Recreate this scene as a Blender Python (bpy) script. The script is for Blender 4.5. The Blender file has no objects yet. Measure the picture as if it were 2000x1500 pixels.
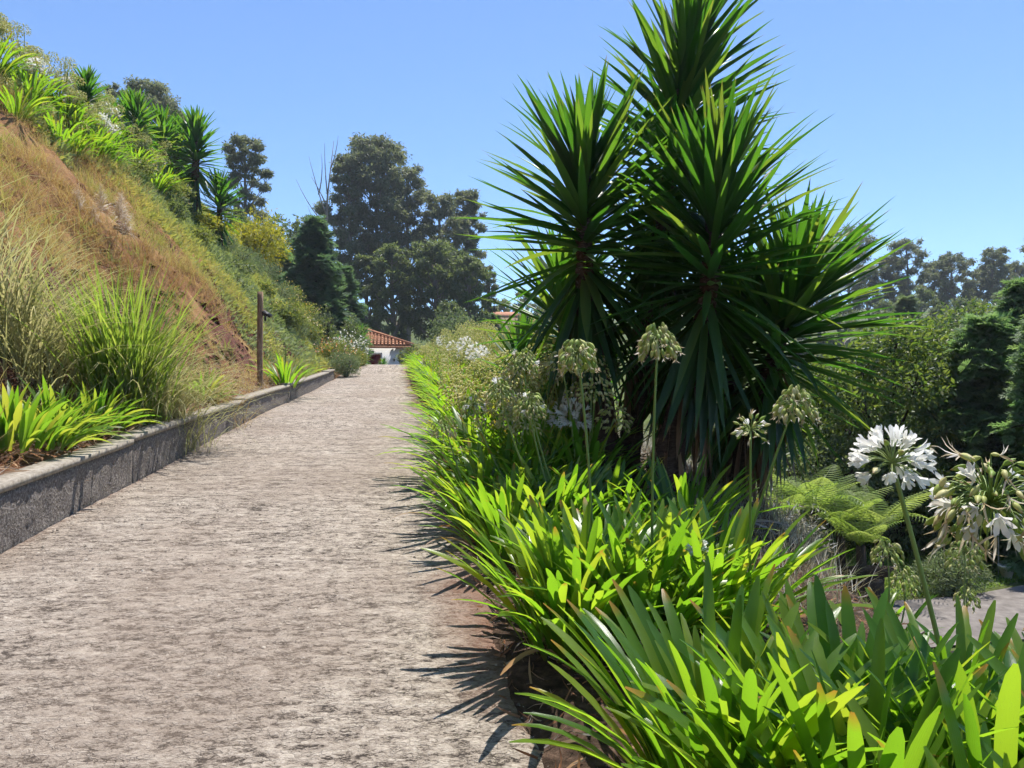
import bpy, math
import numpy as np
from mathutils import Matrix, Vector

scene = bpy.context.scene
COL = scene.collection
rng = np.random.default_rng(11)
R_ = math.radians

# ------------------------------------------------------------------ camera
EYE = 1.5
cam_d = bpy.data.cameras.new("camera")
cam_d.sensor_width = 36.0
cam_d.lens = 27.0
cam_d.clip_start = 0.05
cam_d.clip_end = 3000.0
cam = bpy.data.objects.new("camera", cam_d)
cam.location = (0, 0, EYE)
cam.rotation_euler = (R_(90), 0, 0)
COL.objects.link(cam)
scene.camera = cam

# ------------------------------------------------------------------ sky, sun, exposure
SUN_EL = R_(68.0)
SUN_AZ = R_(20.0)          # clockwise from +Y
world = bpy.data.worlds.new("World")
scene.world = world
world.use_nodes = True
wn = world.node_tree.nodes
wl = world.node_tree.links
sky = wn.new("ShaderNodeTexSky")
sky.sky_type = 'NISHITA'
sky.sun_disc = False
sky.sun_elevation = SUN_EL
sky.sun_rotation = SUN_AZ
sky.altitude = 3000
sky.air_density = 1.2
sky.dust_density = 0.0
sky.ozone_density = 8.0
bg = wn["Background"]
wl.new(sky.outputs[0], bg.inputs[0])
bg.inputs[1].default_value = 0.122
sd = bpy.data.lights.new("sun", 'SUN')
sd.energy = 4.9
sd.angle = R_(0.53)
sd.color = (1.0, 0.955, 0.88)
sun = bpy.data.objects.new("sun", sd)
sv = Vector((math.sin(SUN_AZ) * math.cos(SUN_EL), math.cos(SUN_AZ) * math.cos(SUN_EL), math.sin(SUN_EL)))
sun.rotation_euler = sv.to_track_quat('Z', 'Y').to_euler()
sun.location = (20, 20, 40)
COL.objects.link(sun)
scene.view_settings.view_transform = 'Standard'
scene.view_settings.look = 'None'
scene.view_settings.gamma = 1.0
scene.view_settings.exposure = 0.80
scene.view_settings.use_curve_mapping = False
scene.cycles.use_denoising = True
scene.cycles.use_adaptive_sampling = True
scene.cycles.adaptive_threshold = 0.035
scene.cycles.max_bounces = 5
scene.cycles.diffuse_bounces = 3
scene.cycles.glossy_bounces = 2
scene.cycles.transmission_bounces = 5
scene.cycles.caustics_reflective = False
scene.cycles.caustics_refractive = False

# ------------------------------------------------------------------ helpers: mesh
def mesh_np(name, V, F, mat=None, attrs=None, smooth=False):
    """F: one (n,k) int array or a list of them."""
    Fs = F if isinstance(F, list) else [F]
    Fs = [np.asarray(f, dtype=np.int32) for f in Fs if len(f)]
    me = bpy.data.meshes.new(name)
    V = np.asarray(V, dtype=np.float32)
    me.vertices.add(len(V))
    me.vertices.foreach_set("co", V.ravel())
    loops = np.concatenate([f.ravel() for f in Fs])
    tot = np.concatenate([np.full(len(f), f.shape[1], np.int32) for f in Fs])
    start = np.concatenate([[0], np.cumsum(tot)[:-1]]).astype(np.int32)
    me.loops.add(len(loops))
    me.loops.foreach_set("vertex_index", loops)
    me.polygons.add(len(tot))
    me.polygons.foreach_set("loop_start", start)
    me.polygons.foreach_set("loop_total", tot)
    if smooth:
        me.polygons.foreach_set("use_smooth", np.ones(len(tot), dtype=bool))
    if attrs:
        for k, a in attrs.items():
            at = me.attributes.new(k, 'FLOAT', 'POINT')
            at.data.foreach_set("value", np.asarray(a, dtype=np.float32))
    me.update(calc_edges=True)
    if mat is not None:
        me.materials.append(mat)
    return me

def link(name, data, parent=None, loc=None, rotz=None, scale=None, label=None, cat=None, group=None, kind=None):
    o = bpy.data.objects.new(name, data)
    COL.objects.link(o)
    if parent is not None: o.parent = parent
    if loc is not None: o.location = loc
    if rotz is not None: o.rotation_euler = (0, 0, rotz)
    if scale is not None:
        o.scale = (scale,) * 3 if np.isscalar(scale) else scale
    if label: o["label"] = label
    if cat: o["category"] = cat
    if group: o["group"] = group
    if kind: o["kind"] = kind
    return o

def copy_tree(o, parent=None):
    c = o.copy()
    COL.objects.link(c)
    c.parent = parent
    for ch in o.children:
        copy_tree(ch, c)
    return c

def relabel(o, label, group=None):
    o["label"] = label
    if group: o["group"] = group
    elif "group" in o: del o["group"]

def merge(parts):
    """parts: list of (V,F,attrs) -> merged (V,[F3,F4],attrs)"""
    Vs, fs, at, off = [], {}, {}, 0
    for V, F, A in parts:
        Fl = F if isinstance(F, list) else [F]
        for f in Fl:
            if len(f): fs.setdefault(f.shape[1], []).append(np.asarray(f) + off)
        Vs.append(V)
        for k in A: at.setdefault(k, []).append(A[k])
        off += len(V)
    return np.concatenate(Vs), [np.concatenate(v) for v in fs.values()], {k: np.concatenate(v) for k, v in at.items()}

def norm(a):
    return a / np.maximum(np.linalg.norm(a, axis=-1, keepdims=True), 1e-9)

def frames(d, roll=None, ref=None):
    """matrices whose Z axis is d; X is level unless rolled"""
    d = norm(np.asarray(d, float))
    n = len(d)
    up = np.tile(np.array([0, 0, 1.0]), (n, 1)) if ref is None else ref
    x = np.cross(up, d)
    bad = np.linalg.norm(x, axis=1) < 1e-3
    x[bad] = [1, 0, 0]
    x = norm(x)
    y = np.cross(d, x)
    if roll is not None:
        c, s = np.cos(roll)[:, None], np.sin(roll)[:, None]
        x, y = x * c + y * s, y * c - x * s
    return np.stack([x, y, d], axis=2)

def inst(T, M, P, rnd=None):
    """merge copies of template T=(V,F,attrs) placed by matrices M (n,3,3) and points P (n,3)"""
    V, F, A = T
    n, nv = len(P), len(V)
    VV = (np.einsum('nij,vj->nvi', M, V) + P[:, None, :]).reshape(-1, 3)
    Fl = F if isinstance(F, list) else [F]
    FF = [(f[None] + (np.arange(n) * nv)[:, None, None]).reshape(-1, f.shape[1]) for f in Fl]
    B = {k: np.tile(a, n) for k, a in A.items()}
    B["rnd"] = np.repeat(rng.random(n) if rnd is None else rnd, nv)
    return VV, FF, B

def rand_dirs(n, zmin=-1, zmax=1):
    z = rng.uniform(zmin, zmax, n)
    a = rng.uniform(0, 2 * np.pi, n)
    r = np.sqrt(1 - z * z)
    return np.stack([r * np.cos(a), r * np.sin(a), z], 1)

def tube(path, rad, k=7, cap=True):
    path = np.asarray(path, float)
    rad = np.broadcast_to(np.asarray(rad, float), (len(path),))
    t = np.gradient(path, axis=0)
    M = frames(t)
    # keep the frames from spinning
    x = M[0, :, 0]
    a = np.linspace(0, 2 * np.pi, k, endpoint=False)
    V = []
    for i in range(len(path)):
        d = norm(t[i])
        x = norm(x - d * np.dot(x, d))
        y = np.cross(d, x)
        V.append(path[i] + rad[i] * (np.cos(a)[:, None] * x + np.sin(a)[:, None] * y))
    V = np.concatenate(V)
    F = []
    for i in range(len(path) - 1):
        for j in range(k):
            F.append((i * k + j, i * k + (j + 1) % k, (i + 1) * k + (j + 1) % k, (i + 1) * k + j))
    F = [np.array(F)]
    if cap:
        V = np.concatenate([V, path[-1:], path[:1]])
        n = len(path)
        F.append(np.array([((n - 1) * k + j, (n - 1) * k + (j + 1) % k, n * k) for j in range(k)] +
                          [((j + 1) % k, j, n * k + 1) for j in range(k)]))
    return V, F, {}

def box(x0, x1, y0, y1, z0, z1):
    V = np.array([(x, y, z) for z in (z0, z1) for y in (y0, y1) for x in (x0, x1)], float)
    F = np.array([(0, 2, 3, 1), (4, 5, 7, 6), (0, 1, 5, 4), (2, 6, 7, 3), (0, 4, 6, 2), (1, 3, 7, 5)])
    return V, F, {}

# smooth value noise for terrain
_G = np.random.default_rng(5).random((64, 64))
def vnoise(x, y):
    x = np.asarray(x, float); y = np.asarray(y, float)
    xi, yi = np.floor(x).astype(int), np.floor(y).astype(int)
    fx, fy = x - xi, y - yi
    fx, fy = fx * fx * (3 - 2 * fx), fy * fy * (3 - 2 * fy)
    g = lambda i, j: _G[i % 64, j % 64]
    a = g(xi, yi) * (1 - fx) + g(xi + 1, yi) * fx
    b = g(xi, yi + 1) * (1 - fx) + g(xi + 1, yi + 1) * fx
    return (a * (1 - fy) + b * fy) * 2 - 1
def fbm(x, y, o=4):
    s, a = 0, 1
    for i in range(o):
        s = s + a * vnoise(x * 2 ** i + 7.3 * i, y * 2 ** i + 3.1 * i); a *= 0.5
    return s

# ------------------------------------------------------------------ helpers: materials
def rgba(c): return (c[0], c[1], c[2], 1.0)

def new_mat(name):
    m = bpy.data.materials.new(name)
    m.use_nodes = True
    nt = m.node_tree
    p = nt.nodes["Principled BSDF"]
    return m, nt, p

def N(nt, typ, **kw):
    n = nt.nodes.new(typ)
    for k, v in kw.items(): setattr(n, k, v)
    return n

def ramp(nt, fac, stops):
    r = N(nt, "ShaderNodeValToRGB")
    el = r.color_ramp.elements
    while len(el) < len(stops): el.new(0.5)
    for e, (p, c) in zip(el, stops):
        e.position = p; e.color = rgba(c)
    nt.links.new(fac, r.inputs[0])
    return r.outputs[0]

def math_n(nt, op, a, b=None, clamp=False):
    n = N(nt, "ShaderNodeMath", operation=op, use_clamp=clamp)
    for i, v in enumerate((a, b)):
        if v is None: continue
        if isinstance(v, (int, float)): n.inputs[i].default_value = v
        else: nt.links.new(v, n.inputs[i])
    return n.outputs[0]

def mix_c(nt, fac, a, b, mode='MIX'):
    n = N(nt, "ShaderNodeMix", data_type='RGBA', blend_type=mode)
    for i, v in ((0, fac), (6, a), (7, b)):
        if isinstance(v, (int, float)): n.inputs[i].default_value = v
        elif isinstance(v, tuple): n.inputs[i].default_value = rgba(v)
        else: nt.links.new(v, n.inputs[i])
    return n.outputs[2]

def leafmat(name, stops, trans, fac=0.4, rough=0.45, spec=0.35, own=False, tip=None, base=None, rib=0.0):
    """leaf: reflecting colour by a random number per leaf, plus light shining through"""
    m, nt, p = new_mat(name)
    if own:
        r = N(nt, "ShaderNodeObjectInfo").outputs["Random"]
    else:
        r = N(nt, "ShaderNodeAttribute", attribute_name="rnd").outputs["Fac"]
    k = len(stops)
    c = ramp(nt, r, [(i / max(k - 1, 1), s) for i, s in enumerate(stops)])
    kt = len(trans)
    ct = ramp(nt, r, [(i / max(kt - 1, 1), s) for i, s in enumerate(trans)])
    t = N(nt, "ShaderNodeAttribute", attribute_name="t").outputs["Fac"]
    if tip is not None:
        r2 = math_n(nt, 'FRACT', math_n(nt, 'MULTIPLY', r, 7.13))
        a = math_n(nt, 'MULTIPLY', math_n(nt, 'SUBTRACT', t, tip[1]), 1.0 / max(1e-3, 1.0 - tip[1]), clamp=True)
        g = math_n(nt, 'GREATER_THAN', r2, tip[2])
        f = math_n(nt, 'MULTIPLY', a, g)
        c = mix_c(nt, f, c, tip[0]); ct = mix_c(nt, f, ct, tip[0])
    if base is not None:
        a = math_n(nt, 'SUBTRACT', 1.0, math_n(nt, 'MULTIPLY', t, 1.0 / base[1]), clamp=True)
        c = mix_c(nt, a, c, base[0]); ct = mix_c(nt, a, ct, base[0])
    if rib > 0:
        u = N(nt, "ShaderNodeAttribute", attribute_name="u").outputs["Fac"]
        w = math_n(nt, 'ABSOLUTE', math_n(nt, 'SINE', math_n(nt, 'MULTIPLY', u, 14.0)))
        no = N(nt, "ShaderNodeTexNoise"); no.inputs["Scale"].default_value = 22
        nt.links.new(N(nt, "ShaderNodeTexCoord").outputs["Object"], no.inputs["Vector"])
        c = mix_c(nt, rib, c, mix_c(nt, no.outputs[0], (0.0, 0.0, 0.0), (1.0, 1.0, 0.8)), 'OVERLAY')
        b = N(nt, "ShaderNodeBump"); b.inputs["Strength"].default_value = 0.12; b.inputs["Distance"].default_value = 0.004
        nt.links.new(w, b.inputs["Height"]); nt.links.new(b.outputs[0], p.inputs["Normal"])
    nt.links.new(c, p.inputs["Base Color"])
    p.inputs["Roughness"].default_value = rough
    p.inputs["Specular IOR Level"].default_value = spec
    tr = N(nt, "ShaderNodeBsdfTranslucent")
    nt.links.new(ct, tr.inputs["Color"])
    mx = N(nt, "ShaderNodeMixShader"); mx.inputs[0].default_value = fac
    nt.links.new(p.outputs[0], mx.inputs[1]); nt.links.new(tr.outputs[0], mx.inputs[2])
    nt.links.new(mx.outputs[0], nt.nodes["Material Output"].inputs[0])
    return m

def noisemat(name, stops, scale=8, detail=6, rough=0.85, bump=0.4, bdist=0.02, stretch=(1, 1, 1), spec=0.2):
    m, nt, p = new_mat(name)
    tc = N(nt, "ShaderNodeTexCoord")
    mp = N(nt, "ShaderNodeMapping"); mp.inputs["Scale"].default_value = stretch
    nt.links.new(tc.outputs["Object"], mp.inputs[0])
    no = N(nt, "ShaderNodeTexNoise"); no.inputs["Scale"].default_value = scale; no.inputs["Detail"].default_value = detail
    no.inputs["Roughness"].default_value = 0.65
    nt.links.new(mp.outputs[0], no.inputs["Vector"])
    lo, hi = 0.3, 0.7
    c = ramp(nt, no.outputs[0], [(lo + (hi - lo) * i / max(1, len(stops) - 1), s) for i, s in enumerate(stops)])
    nt.links.new(c, p.inputs["Base Color"])
    p.inputs["Roughness"].default_value = rough
    p.inputs["Specular IOR Level"].default_value = spec
    if bump:
        b = N(nt, "ShaderNodeBump"); b.inputs["Strength"].default_value = bump; b.inputs["Distance"].default_value = bdist
        nt.links.new(no.outputs[0], b.inputs["Height"]); nt.links.new(b.outputs[0], p.inputs["Normal"])
    return m

# ------------------------------------------------------------------ layout of the land
_yl = np.array([-60, -10, 0, 5.2, 11.1, 14.7, 18.3, 22.3, 28, 34.6, 38, 46, 60, 90])
_xl = np.array([4.8, -1.5, -2.8, -3.46, -4.2, -4.6, -4.9, -5.35, -6.1, -7.15, -7.9, -14.5, -26, -50])
_yr = np.array([-60, -10, 0, 2.8, 8.9, 12.3, 19.9, 28.8, 34.6, 40, 60, 90])
_xr = np.array([8, 1.65, 0.36, 0.0, -0.77, -1.23, -2.65, -4.03, -4.73, -5.6, -9, -14])
def Lx(y): return np.interp(y, _yl, _xl)
def Rx(y): return np.interp(y, _yr, _xr)
_yy = np.arange(-80, 200, 0.25)
_ss = np.interp(_yy, [-80, -12, -6, 33, 39.5, 60, 70, 200], [0, 0, .0687, .0687, -.045, -.045, 0, 0])
_zz = np.cumsum(_ss) * 0.25
_zz -= np.interp(0, _yy, _zz)
def zr(y): return np.interp(y, _yy, _zz)
def wall_h(y): return np.interp(y, [0, 5, 12, 24], [0.48, 0.46, 0.39, 0.30])
def sstep(a, b, x):
    t = np.clip((x - a) / (b - a), 0, 1); return t * t * (3 - 2 * t)
BED_W = lambda y: np.interp(y, [0, 2, 5, 7, 9, 14, 30], [1.8, 1.8, 2.0, 2.5, 2.6, 2.3, 2.4])
def far_z(y): return 1.5 + np.clip(y - 60, 0, 260) * 0.11
def H(x, y, fine=True):
    x = np.asarray(x, float); y = np.asarray(y, float)
    road = zr(y)
    d = Lx(y) - x
    wh = np.where(y < 24.5, wall_h(y), 0.25)
    cutn = 0.25 * vnoise(y * 0.45, 3.0)
    n1 = fbm(x * 0.5, y * 0.5) * 0.20 + fbm(x * 1.7, y * 1.7, 4) * 0.12 if fine else 0
    k1 = sstep(0.06, 0.2, d)
    strip = (wh - 0.05) * k1 + np.clip(d - 0.2, 0, 1.1) * 0.25 + 0.04 * vnoise(x * 3, y * 3) * k1
    cut = np.clip((d - 1.25 - cutn) / 0.95, 0, 1) ** 0.75 * 1.25
    slope = np.clip(d - 2.15, 0, 4.55) * 1.18
    top = np.clip(d - 6.7, 0, 24) * 0.28 + np.clip(d - 31, 0, 100) * 0.1
    left = strip + cut + slope + top + n1 * np.clip((d - 1.0) / 1.5, 0, 1)
    w = BED_W(y)
    e = x - Rx(y)
    zl = -2.2 + np.clip(y - 16, 0, 60) * 0.075
    zl = np.where(y > 62, far_z(y), np.minimum(zl, far_z(y)))
    fall = np.clip(road - zl, 0, 20) * 0.75 + 0.3
    k = sstep(0, 1, (e - w) / fall)
    bed = road + 0.03 * np.clip(e / 0.3, 0, 1) + 0.03 * vnoise(x * 4, y * 4)
    flat = sstep(0.6, 1.0, k)
    right = bed * (1 - k) + zl * k + (n1 * 0.5 * k * (1 - flat) if fine else 0)
    z = np.where(d > 0, road + left, np.where(e > 0, right, road - 0.07))
    fz = far_z(y) + fbm(x * 0.03, y * 0.03) * 1.5 + np.clip((x - 15) * 0.02, 0, 3)
    kf = sstep(48, 75, y)
    return z * (1 - kf) + np.maximum(fz, np.where(d > 0, road + left * 0.8, fz)) * kf

def at(px, py, Y):
    """point at depth Y seen at pixel (px,py) of the 2000x1500 photograph"""
    return np.array([(px - 1000) / 1500 * Y, Y, EYE + (750 - py) / 1500 * Y])
def on_ground(px, Y, dz=0.0):
    x = (px - 1000) / 1500 * Y
    return np.array([x, Y, float(H(x, Y)) + dz])

# ------------------------------------------------------------------ ground sheet
def axis(segs):
    out = []
    for a, b, s in segs: out.append(np.arange(a, b, s))
    return np.concatenate(out + [[segs[-1][1]]])
gx = axis([(-500, -60, 20), (-60, -24, 2), (-24, -12, .3), (-12, -2.6, .1), (-2.6, -0.9, .25), (-.9, 3, .09), (3, 14, .25), (14, 60, 2), (60, 500, 20)])
gy = axis([(-80, -4, 4), (-4, 0, .5), (0, 16, .12), (16, 42, .22), (42, 80, 1), (80, 330, 8), (330, 1200, 60)])
X, Y = np.meshgrid(gx, gy)
Z = H(X, Y)
nx, ny = len(gx), len(gy)
idx = np.arange(nx * ny).reshape(ny, nx)
GF = np.stack([idx[:-1, :-1], idx[:-1, 1:], idx[1:, 1:], idx[1:, :-1]], -1).reshape(-1, 4)
D = Lx(Y) - X
green = sstep(19, 23, Y + 2 * vnoise(X * 0.7, Y * 0.7)) * (D > 1.0) + (D <= 0) * ((X - Rx(Y)) > BED_W(Y) + 2.0) + (Y > 45)
gm, nt, p = new_mat("soil_and_dry_grass")
tc = N(nt, "ShaderNodeTexCoord")
n1 = N(nt, "ShaderNodeTexNoise"); n1.inputs["Scale"].default_value = 0.9; n1.inputs["Detail"].default_value = 7; n1.inputs["Roughness"].default_value = .65
n2 = N(nt, "ShaderNodeTexNoise"); n2.inputs["Scale"].default_value = 14; n2.inputs["Detail"].default_value = 8; n2.inputs["Roughness"].default_value = .7
for n in (n1, n2): nt.links.new(tc.outputs["Object"], n.inputs["Vector"])
dry = ramp(nt, n1.outputs[0], [(0.3, (.09, .04, .025)), (0.42, (.18, .085, .042)), (0.55, (.29, .165, .075)), (0.7, (.30, .21, .09))])
grn = ramp(nt, n1.outputs[0], [(0.35, (.045, .05, .018)), (0.6, (.09, .12, .03))])
red = ramp(nt, n2.outputs[0], [(0.3, (.05, .026, .018)), (0.5, (.125, .052, .036)), (0.7, (.20, .105, .075))])
ag = N(nt, "ShaderNodeAttribute", attribute_name="green").outputs["Fac"]
ar = N(nt, "ShaderNodeAttribute", attribute_name="bare").outputs["Fac"]
c = mix_c(nt, ag, dry, grn)
c = mix_c(nt, ar, c, red)
c = mix_c(nt, N(nt, "ShaderNodeAttribute", attribute_name="bed").outputs["Fac"], c, ramp(nt, n2.outputs[0], [(0.3, (.028, .02, .014)), (0.5, (.07, .045, .032)), (0.7, (.14, .09, .065))]))
c = mix_c(nt, 0.5, c, ramp(nt, n2.outputs[0], [(0.25, (.25, .25, .25)), (0.75, (.8, .8, .8))]), 'OVERLAY')
nt.links.new(c, p.inputs["Base Color"]); p.inputs["Roughness"].default_value = .95; p.inputs["Specular IOR Level"].default_value = .1
b = N(nt, "ShaderNodeBump"); b.inputs["Strength"].default_value = .8; b.inputs["Distance"].default_value = .06
nt.links.new(n2.outputs[0], b.inputs["Height"]); nt.links.new(b.outputs[0], p.inputs["Normal"])
bare = ((D > 1.1) & (D < 2.5)) * sstep(-.1, .5, vnoise(Y * 0.5 + 3, D * 1.2) + .35) + ((D > 0) & (D <= 1.1)) * .55 + ((D < 0) & ((X - Rx(Y)) > -.3) & ((X - Rx(Y)) < BED_W(Y) + 1)) * 1.0
gme = mesh_np("ground", np.stack([X.ravel(), Y.ravel(), Z.ravel()], 1), GF, gm,
              {"green": np.clip(green, 0, 1).ravel(), "bare": np.clip(bare * (Y < 45), 0, 1).ravel(), "bed": ((D < -.5) & (Y < 45) & ((X - Rx(Y)) < BED_W(Y) + 1.6)).astype(float).ravel()}, smooth=True)
link("ground", gme, kind="structure", label="sloping red earth and dry grass ground with the steep bank")

# ------------------------------------------------------------------ driveway
ry = axis([(-8, 0.5, .25), (0.5, 9, .014), (9, 16, .03), (16, 26, .08), (26, 46, .25)])
ru = np.concatenate([np.linspace(0, 1, 241)])
RY, RU = np.meshgrid(ry, ru, indexing='ij')
wob = 0.05 * vnoise(RY * 1.3, 2.0) + 0.03 * vnoise(RY * 4.1, 9.0)
xl, xr = Lx(RY) + 0.02, Rx(RY) + 0.12 + wob
RX = xl + (xr - xl) * RU
# rough, flaking concrete: broom ridges across the drive, chips and pits
ridge = fbm(RX * 1.6 + 0.6 * vnoise(RX * 1.7, RY * 1.7), RY * 16.0, 4)
chips = fbm(RX * 16, RY * 34, 3)
flake = np.clip(fbm(RX * 7, RY * 15, 4) - 0.25, 0, 0.3)
RZ = zr(RY) + 0.012 + 0.0015 * ridge + 0.0020 * chips + 0.007 * flake
RZ += 0.02 * fbm(RX * .5, RY * .5, 2)
wearv = 0.5 + 0.5 * np.clip(0.35 * ridge + 0.8 * chips + 1.6 * flake, -1, 1)
edge = np.clip((RU - 0.965) / 0.035, 0, 1)
RZ -= 0.06 * edge ** 2
rid = np.arange(RX.size).reshape(RX.shape)
RF = np.stack([rid[:-1, :-1], rid[:-1, 1:], rid[1:, 1:], rid[1:, :-1]], -1).reshape(-1, 4)
rm, nt, p = new_mat("worn_concrete")
tc = N(nt, "ShaderNodeTexCoord")
mp = N(nt, "ShaderNodeMapping"); mp.inputs["Scale"].default_value = (.95, 1.8, 1)
nt.links.new(tc.outputs["Object"], mp.inputs[0])
nA = N(nt, "ShaderNodeTexNoise"); nA.inputs["Scale"].default_value = 66; nA.inputs["Detail"].default_value = 8; nA.inputs["Roughness"].default_value = .72
nB = N(nt, "ShaderNodeTexNoise"); nB.inputs["Scale"].default_value = .8; nB.inputs["Detail"].default_value = 5
nC = N(nt, "ShaderNodeTexNoise"); nC.inputs["Scale"].default_value = 9; nC.inputs["Detail"].default_value = 6; nC.inputs["Roughness"].default_value = .7
for n in (nA, nC): nt.links.new(mp.outputs[0], n.inputs["Vector"])
nt.links.new(tc.outputs["Object"], nB.inputs["Vector"])
w = N(nt, "ShaderNodeAttribute", attribute_name="wear").outputs["Fac"]
mv = N(nt, "ShaderNodeMapping"); mv.inputs["Scale"].default_value = (.75, 1.5, 1)
wob_ = N(nt, "ShaderNodeMix", data_type='VECTOR'); wob_.inputs[0].default_value = .035
nD = N(nt, "ShaderNodeTexNoise"); nD.inputs["Scale"].default_value = 25; nD.inputs["Detail"].default_value = 3
nt.links.new(tc.outputs["Object"], nD.inputs["Vector"])
nt.links.new(tc.outputs["Object"], wob_.inputs[4]); nt.links.new(nD.outputs["Color"], wob_.inputs[5])
nt.links.new(wob_.outputs[1], mv.inputs[0])
vA = N(nt, "ShaderNodeTexVoronoi"); vA.inputs["Scale"].default_value = 42
vB = N(nt, "ShaderNodeTexVoronoi"); vB.inputs["Scale"].default_value = 95
vE = N(nt, "ShaderNodeTexVoronoi", feature='DISTANCE_TO_EDGE'); vE.inputs["Scale"].default_value = 42
for v_ in (vA, vB, vE): nt.links.new(mv.outputs[0], v_.inputs["Vector"])
def chan(col):
    sx = N(nt, "ShaderNodeSeparateColor"); nt.links.new(col, sx.inputs[0]); return sx.outputs[0]
cell = math_n(nt, 'ADD', math_n(nt, 'MULTIPLY', chan(vA.outputs["Color"]), .16), math_n(nt, 'MULTIPLY', chan(vB.outputs["Color"]), .14))
mixv = math_n(nt, 'ADD', math_n(nt, 'ADD', cell, math_n(nt, 'MULTIPLY', w, 0.25)), math_n(nt, 'ADD', math_n(nt, 'MULTIPLY', nA.outputs[0], 0.6), math_n(nt, 'MULTIPLY', nC.outputs[0], 0.12)))
c = ramp(nt, mixv, [(0.49, (.05, .04, .033)), (0.54, (.16, .13, .105)), (0.60, (.275, .23, .188)), (0.80, (.46, .40, .335))])
crack = math_n(nt, 'MULTIPLY', ramp(nt, vE.outputs[0], [(.0, (1, 1, 1)), (.09, (0, 0, 0))]), ramp(nt, nC.outputs[0], [(.46, (0, 0, 0)), (.56, (1, 1, 1))]))
c = mix_c(nt, math_n(nt, 'MULTIPLY', crack, .35), c, (.06, .048, .04))
c = mix_c(nt, math_n(nt, 'MULTIPLY', ramp(nt, nB.outputs[0], [(.42, (0, 0, 0)), (.62, (1, 1, 1))]), .4), c, (.23, .175, .135), 'MIX')
ed = N(nt, "ShaderNodeAttribute", attribute_name="edge").outputs["Fac"]
c = mix_c(nt, math_n(nt, 'MULTIPLY', ed, 0.8), c, (.17, .08, .05))
nt.links.new(c, p.inputs["Base Color"]); p.inputs["Roughness"].default_value = .9; p.inputs["Specular IOR Level"].default_value = .2
b = N(nt, "ShaderNodeBump"); b.inputs["Strength"].default_value = 1.0; b.inputs["Distance"].default_value = .016
nt.links.new(math_n(nt, 'ADD', mixv, math_n(nt, 'MULTIPLY', crack, -.3)), b.inputs["Height"]); nt.links.new(b.outputs[0], p.inputs["Normal"])
edm = np.clip((RU - 0.9 + 0.06 * vnoise(RY * 2.2, 4.)) / .1, 0, 1) + np.clip((0.03 - RU) / .03, 0, 1) * .3
rme = mesh_np("driveway", np.stack([RX.ravel(), RY.ravel(), RZ.ravel()], 1), RF, rm, {"wear": wearv.ravel(), "edge": np.clip(edm, 0, 1).ravel()}, smooth=True)
link("driveway", rme, kind="structure", label="rough weathered concrete driveway climbing the hill")

# loose chips and dead leaf bits on the drive
def chip_template():
    V = np.array([(-1, -.6, 0), (.8, -.8, 0), (1, .5, 0), (-.5, .8, 0), (-.6, -.3, .5), (.5, -.4, .6), (.5, .3, .45), (-.3, .4, .5)]) * .5
    F = np.array([(0, 1, 5, 4), (1, 2, 6, 5), (2, 3, 7, 6), (3, 0, 4, 7), (4, 5, 6, 7)])
    return V, F, {}
def road_pt(n, y0, y1, umin=0, umax=1, pw=1.0):
    y = y0 + (y1 - y0) * rng.random(n) ** pw
    u = umin + (umax - umin) * rng.random(n)
    x = Lx(y) + .05 + (Rx(y) + .1 - Lx(y)) * u
    return np.stack([x, y, zr(y) + .016], 1)
P = np.concatenate([road_pt(7500, 1.8, 15, pw=1.5), road_pt(900, 2, 14, .9, 1.0), road_pt(900, 3, 20, 0, .06)])
s = rng.uniform(.004, .012, len(P)) * rng.choice([1, 1, 1, 1, 1, 2.0], len(P))
M = frames(norm(rand_dirs(len(P), .9, 1)), rng.uniform(0, 6.28, len(P))) * s[:, None, None]
stone_m = leafmat("stone_chip", [(.05, .042, .036), (.14, .115, .095), (.28, .24, .20), (.44, .39, .33)], [(.1, .1, .1)], 0.0, .9, .1)
V, F, A = inst(chip_template(), M, P)
link("loose_stone_chips", mesh_np("loose_stone_chips", V, F, stone_m, A), kind="stuff", label="loose stone chips scattered over the driveway", cat="gravel")

# ------------------------------------------------------------------ low retaining wall with coping
wall_m = noisemat("rough_cast_render", [(.085, .072, .064), (.19, .165, .148), (.42, .38, .34)], 48, 9, .95, 1.0, .02, (1, 1, 1), .1)
cop_m = noisemat("weathered_coping", [(.15, .125, .095), (.28, .245, .20), (.38, .345, .29)], 24, 9, .9, .5, .006)
wall = link("retaining_wall", None, loc=(0, 0, 0), label="long low grey rough-cast retaining wall along the left edge of the driveway", cat="wall")
def wall_strip(y0, y1, x_in, x_out, zlo, zhi, step, jit, nz=1):
    """strip following the drive edge; x_in/x_out are offsets from the edge, zlo/zhi functions of y"""
    ys = np.arange(y0, y1 + step * .5, step); ys[-1] = y1
    prof_n = nz + 1
    rows = []
    for y in ys:
        zs = np.linspace(zlo(y), zhi(y), prof_n)
        rows.append([(x_in + jit * fbm(y * 11, z * 11 + 5, 3), y, z) for z in zs] + [(x_out, y, zs[-1]), (x_out, y, zs[0])])
    A = np.array(rows)
    A[:, :, 0] += Lx(ys)[:, None]
    n, k = A.shape[:2]
    ii = np.arange(n * k).reshape(n, k)
    F = [np.stack([ii[:-1, j], ii[1:, j], ii[1:, (j + 1) % k], ii[:-1, (j + 1) % k]], -1) for j in range(k)]
    V = A.reshape(-1, 3)
    # caps
    c0, c1 = V[:k].mean(0), V[-k:].mean(0)
    V = np.concatenate([V, [c0, c1]])
    T = np.array([(ii[0, j], ii[0, (j + 1) % k], n * k) for j in range(k)] + [(ii[-1, (j + 1) % k], ii[-1, j], n * k + 1) for j in range(k)])
    return V, [np.concatenate(F), T], {}
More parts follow.
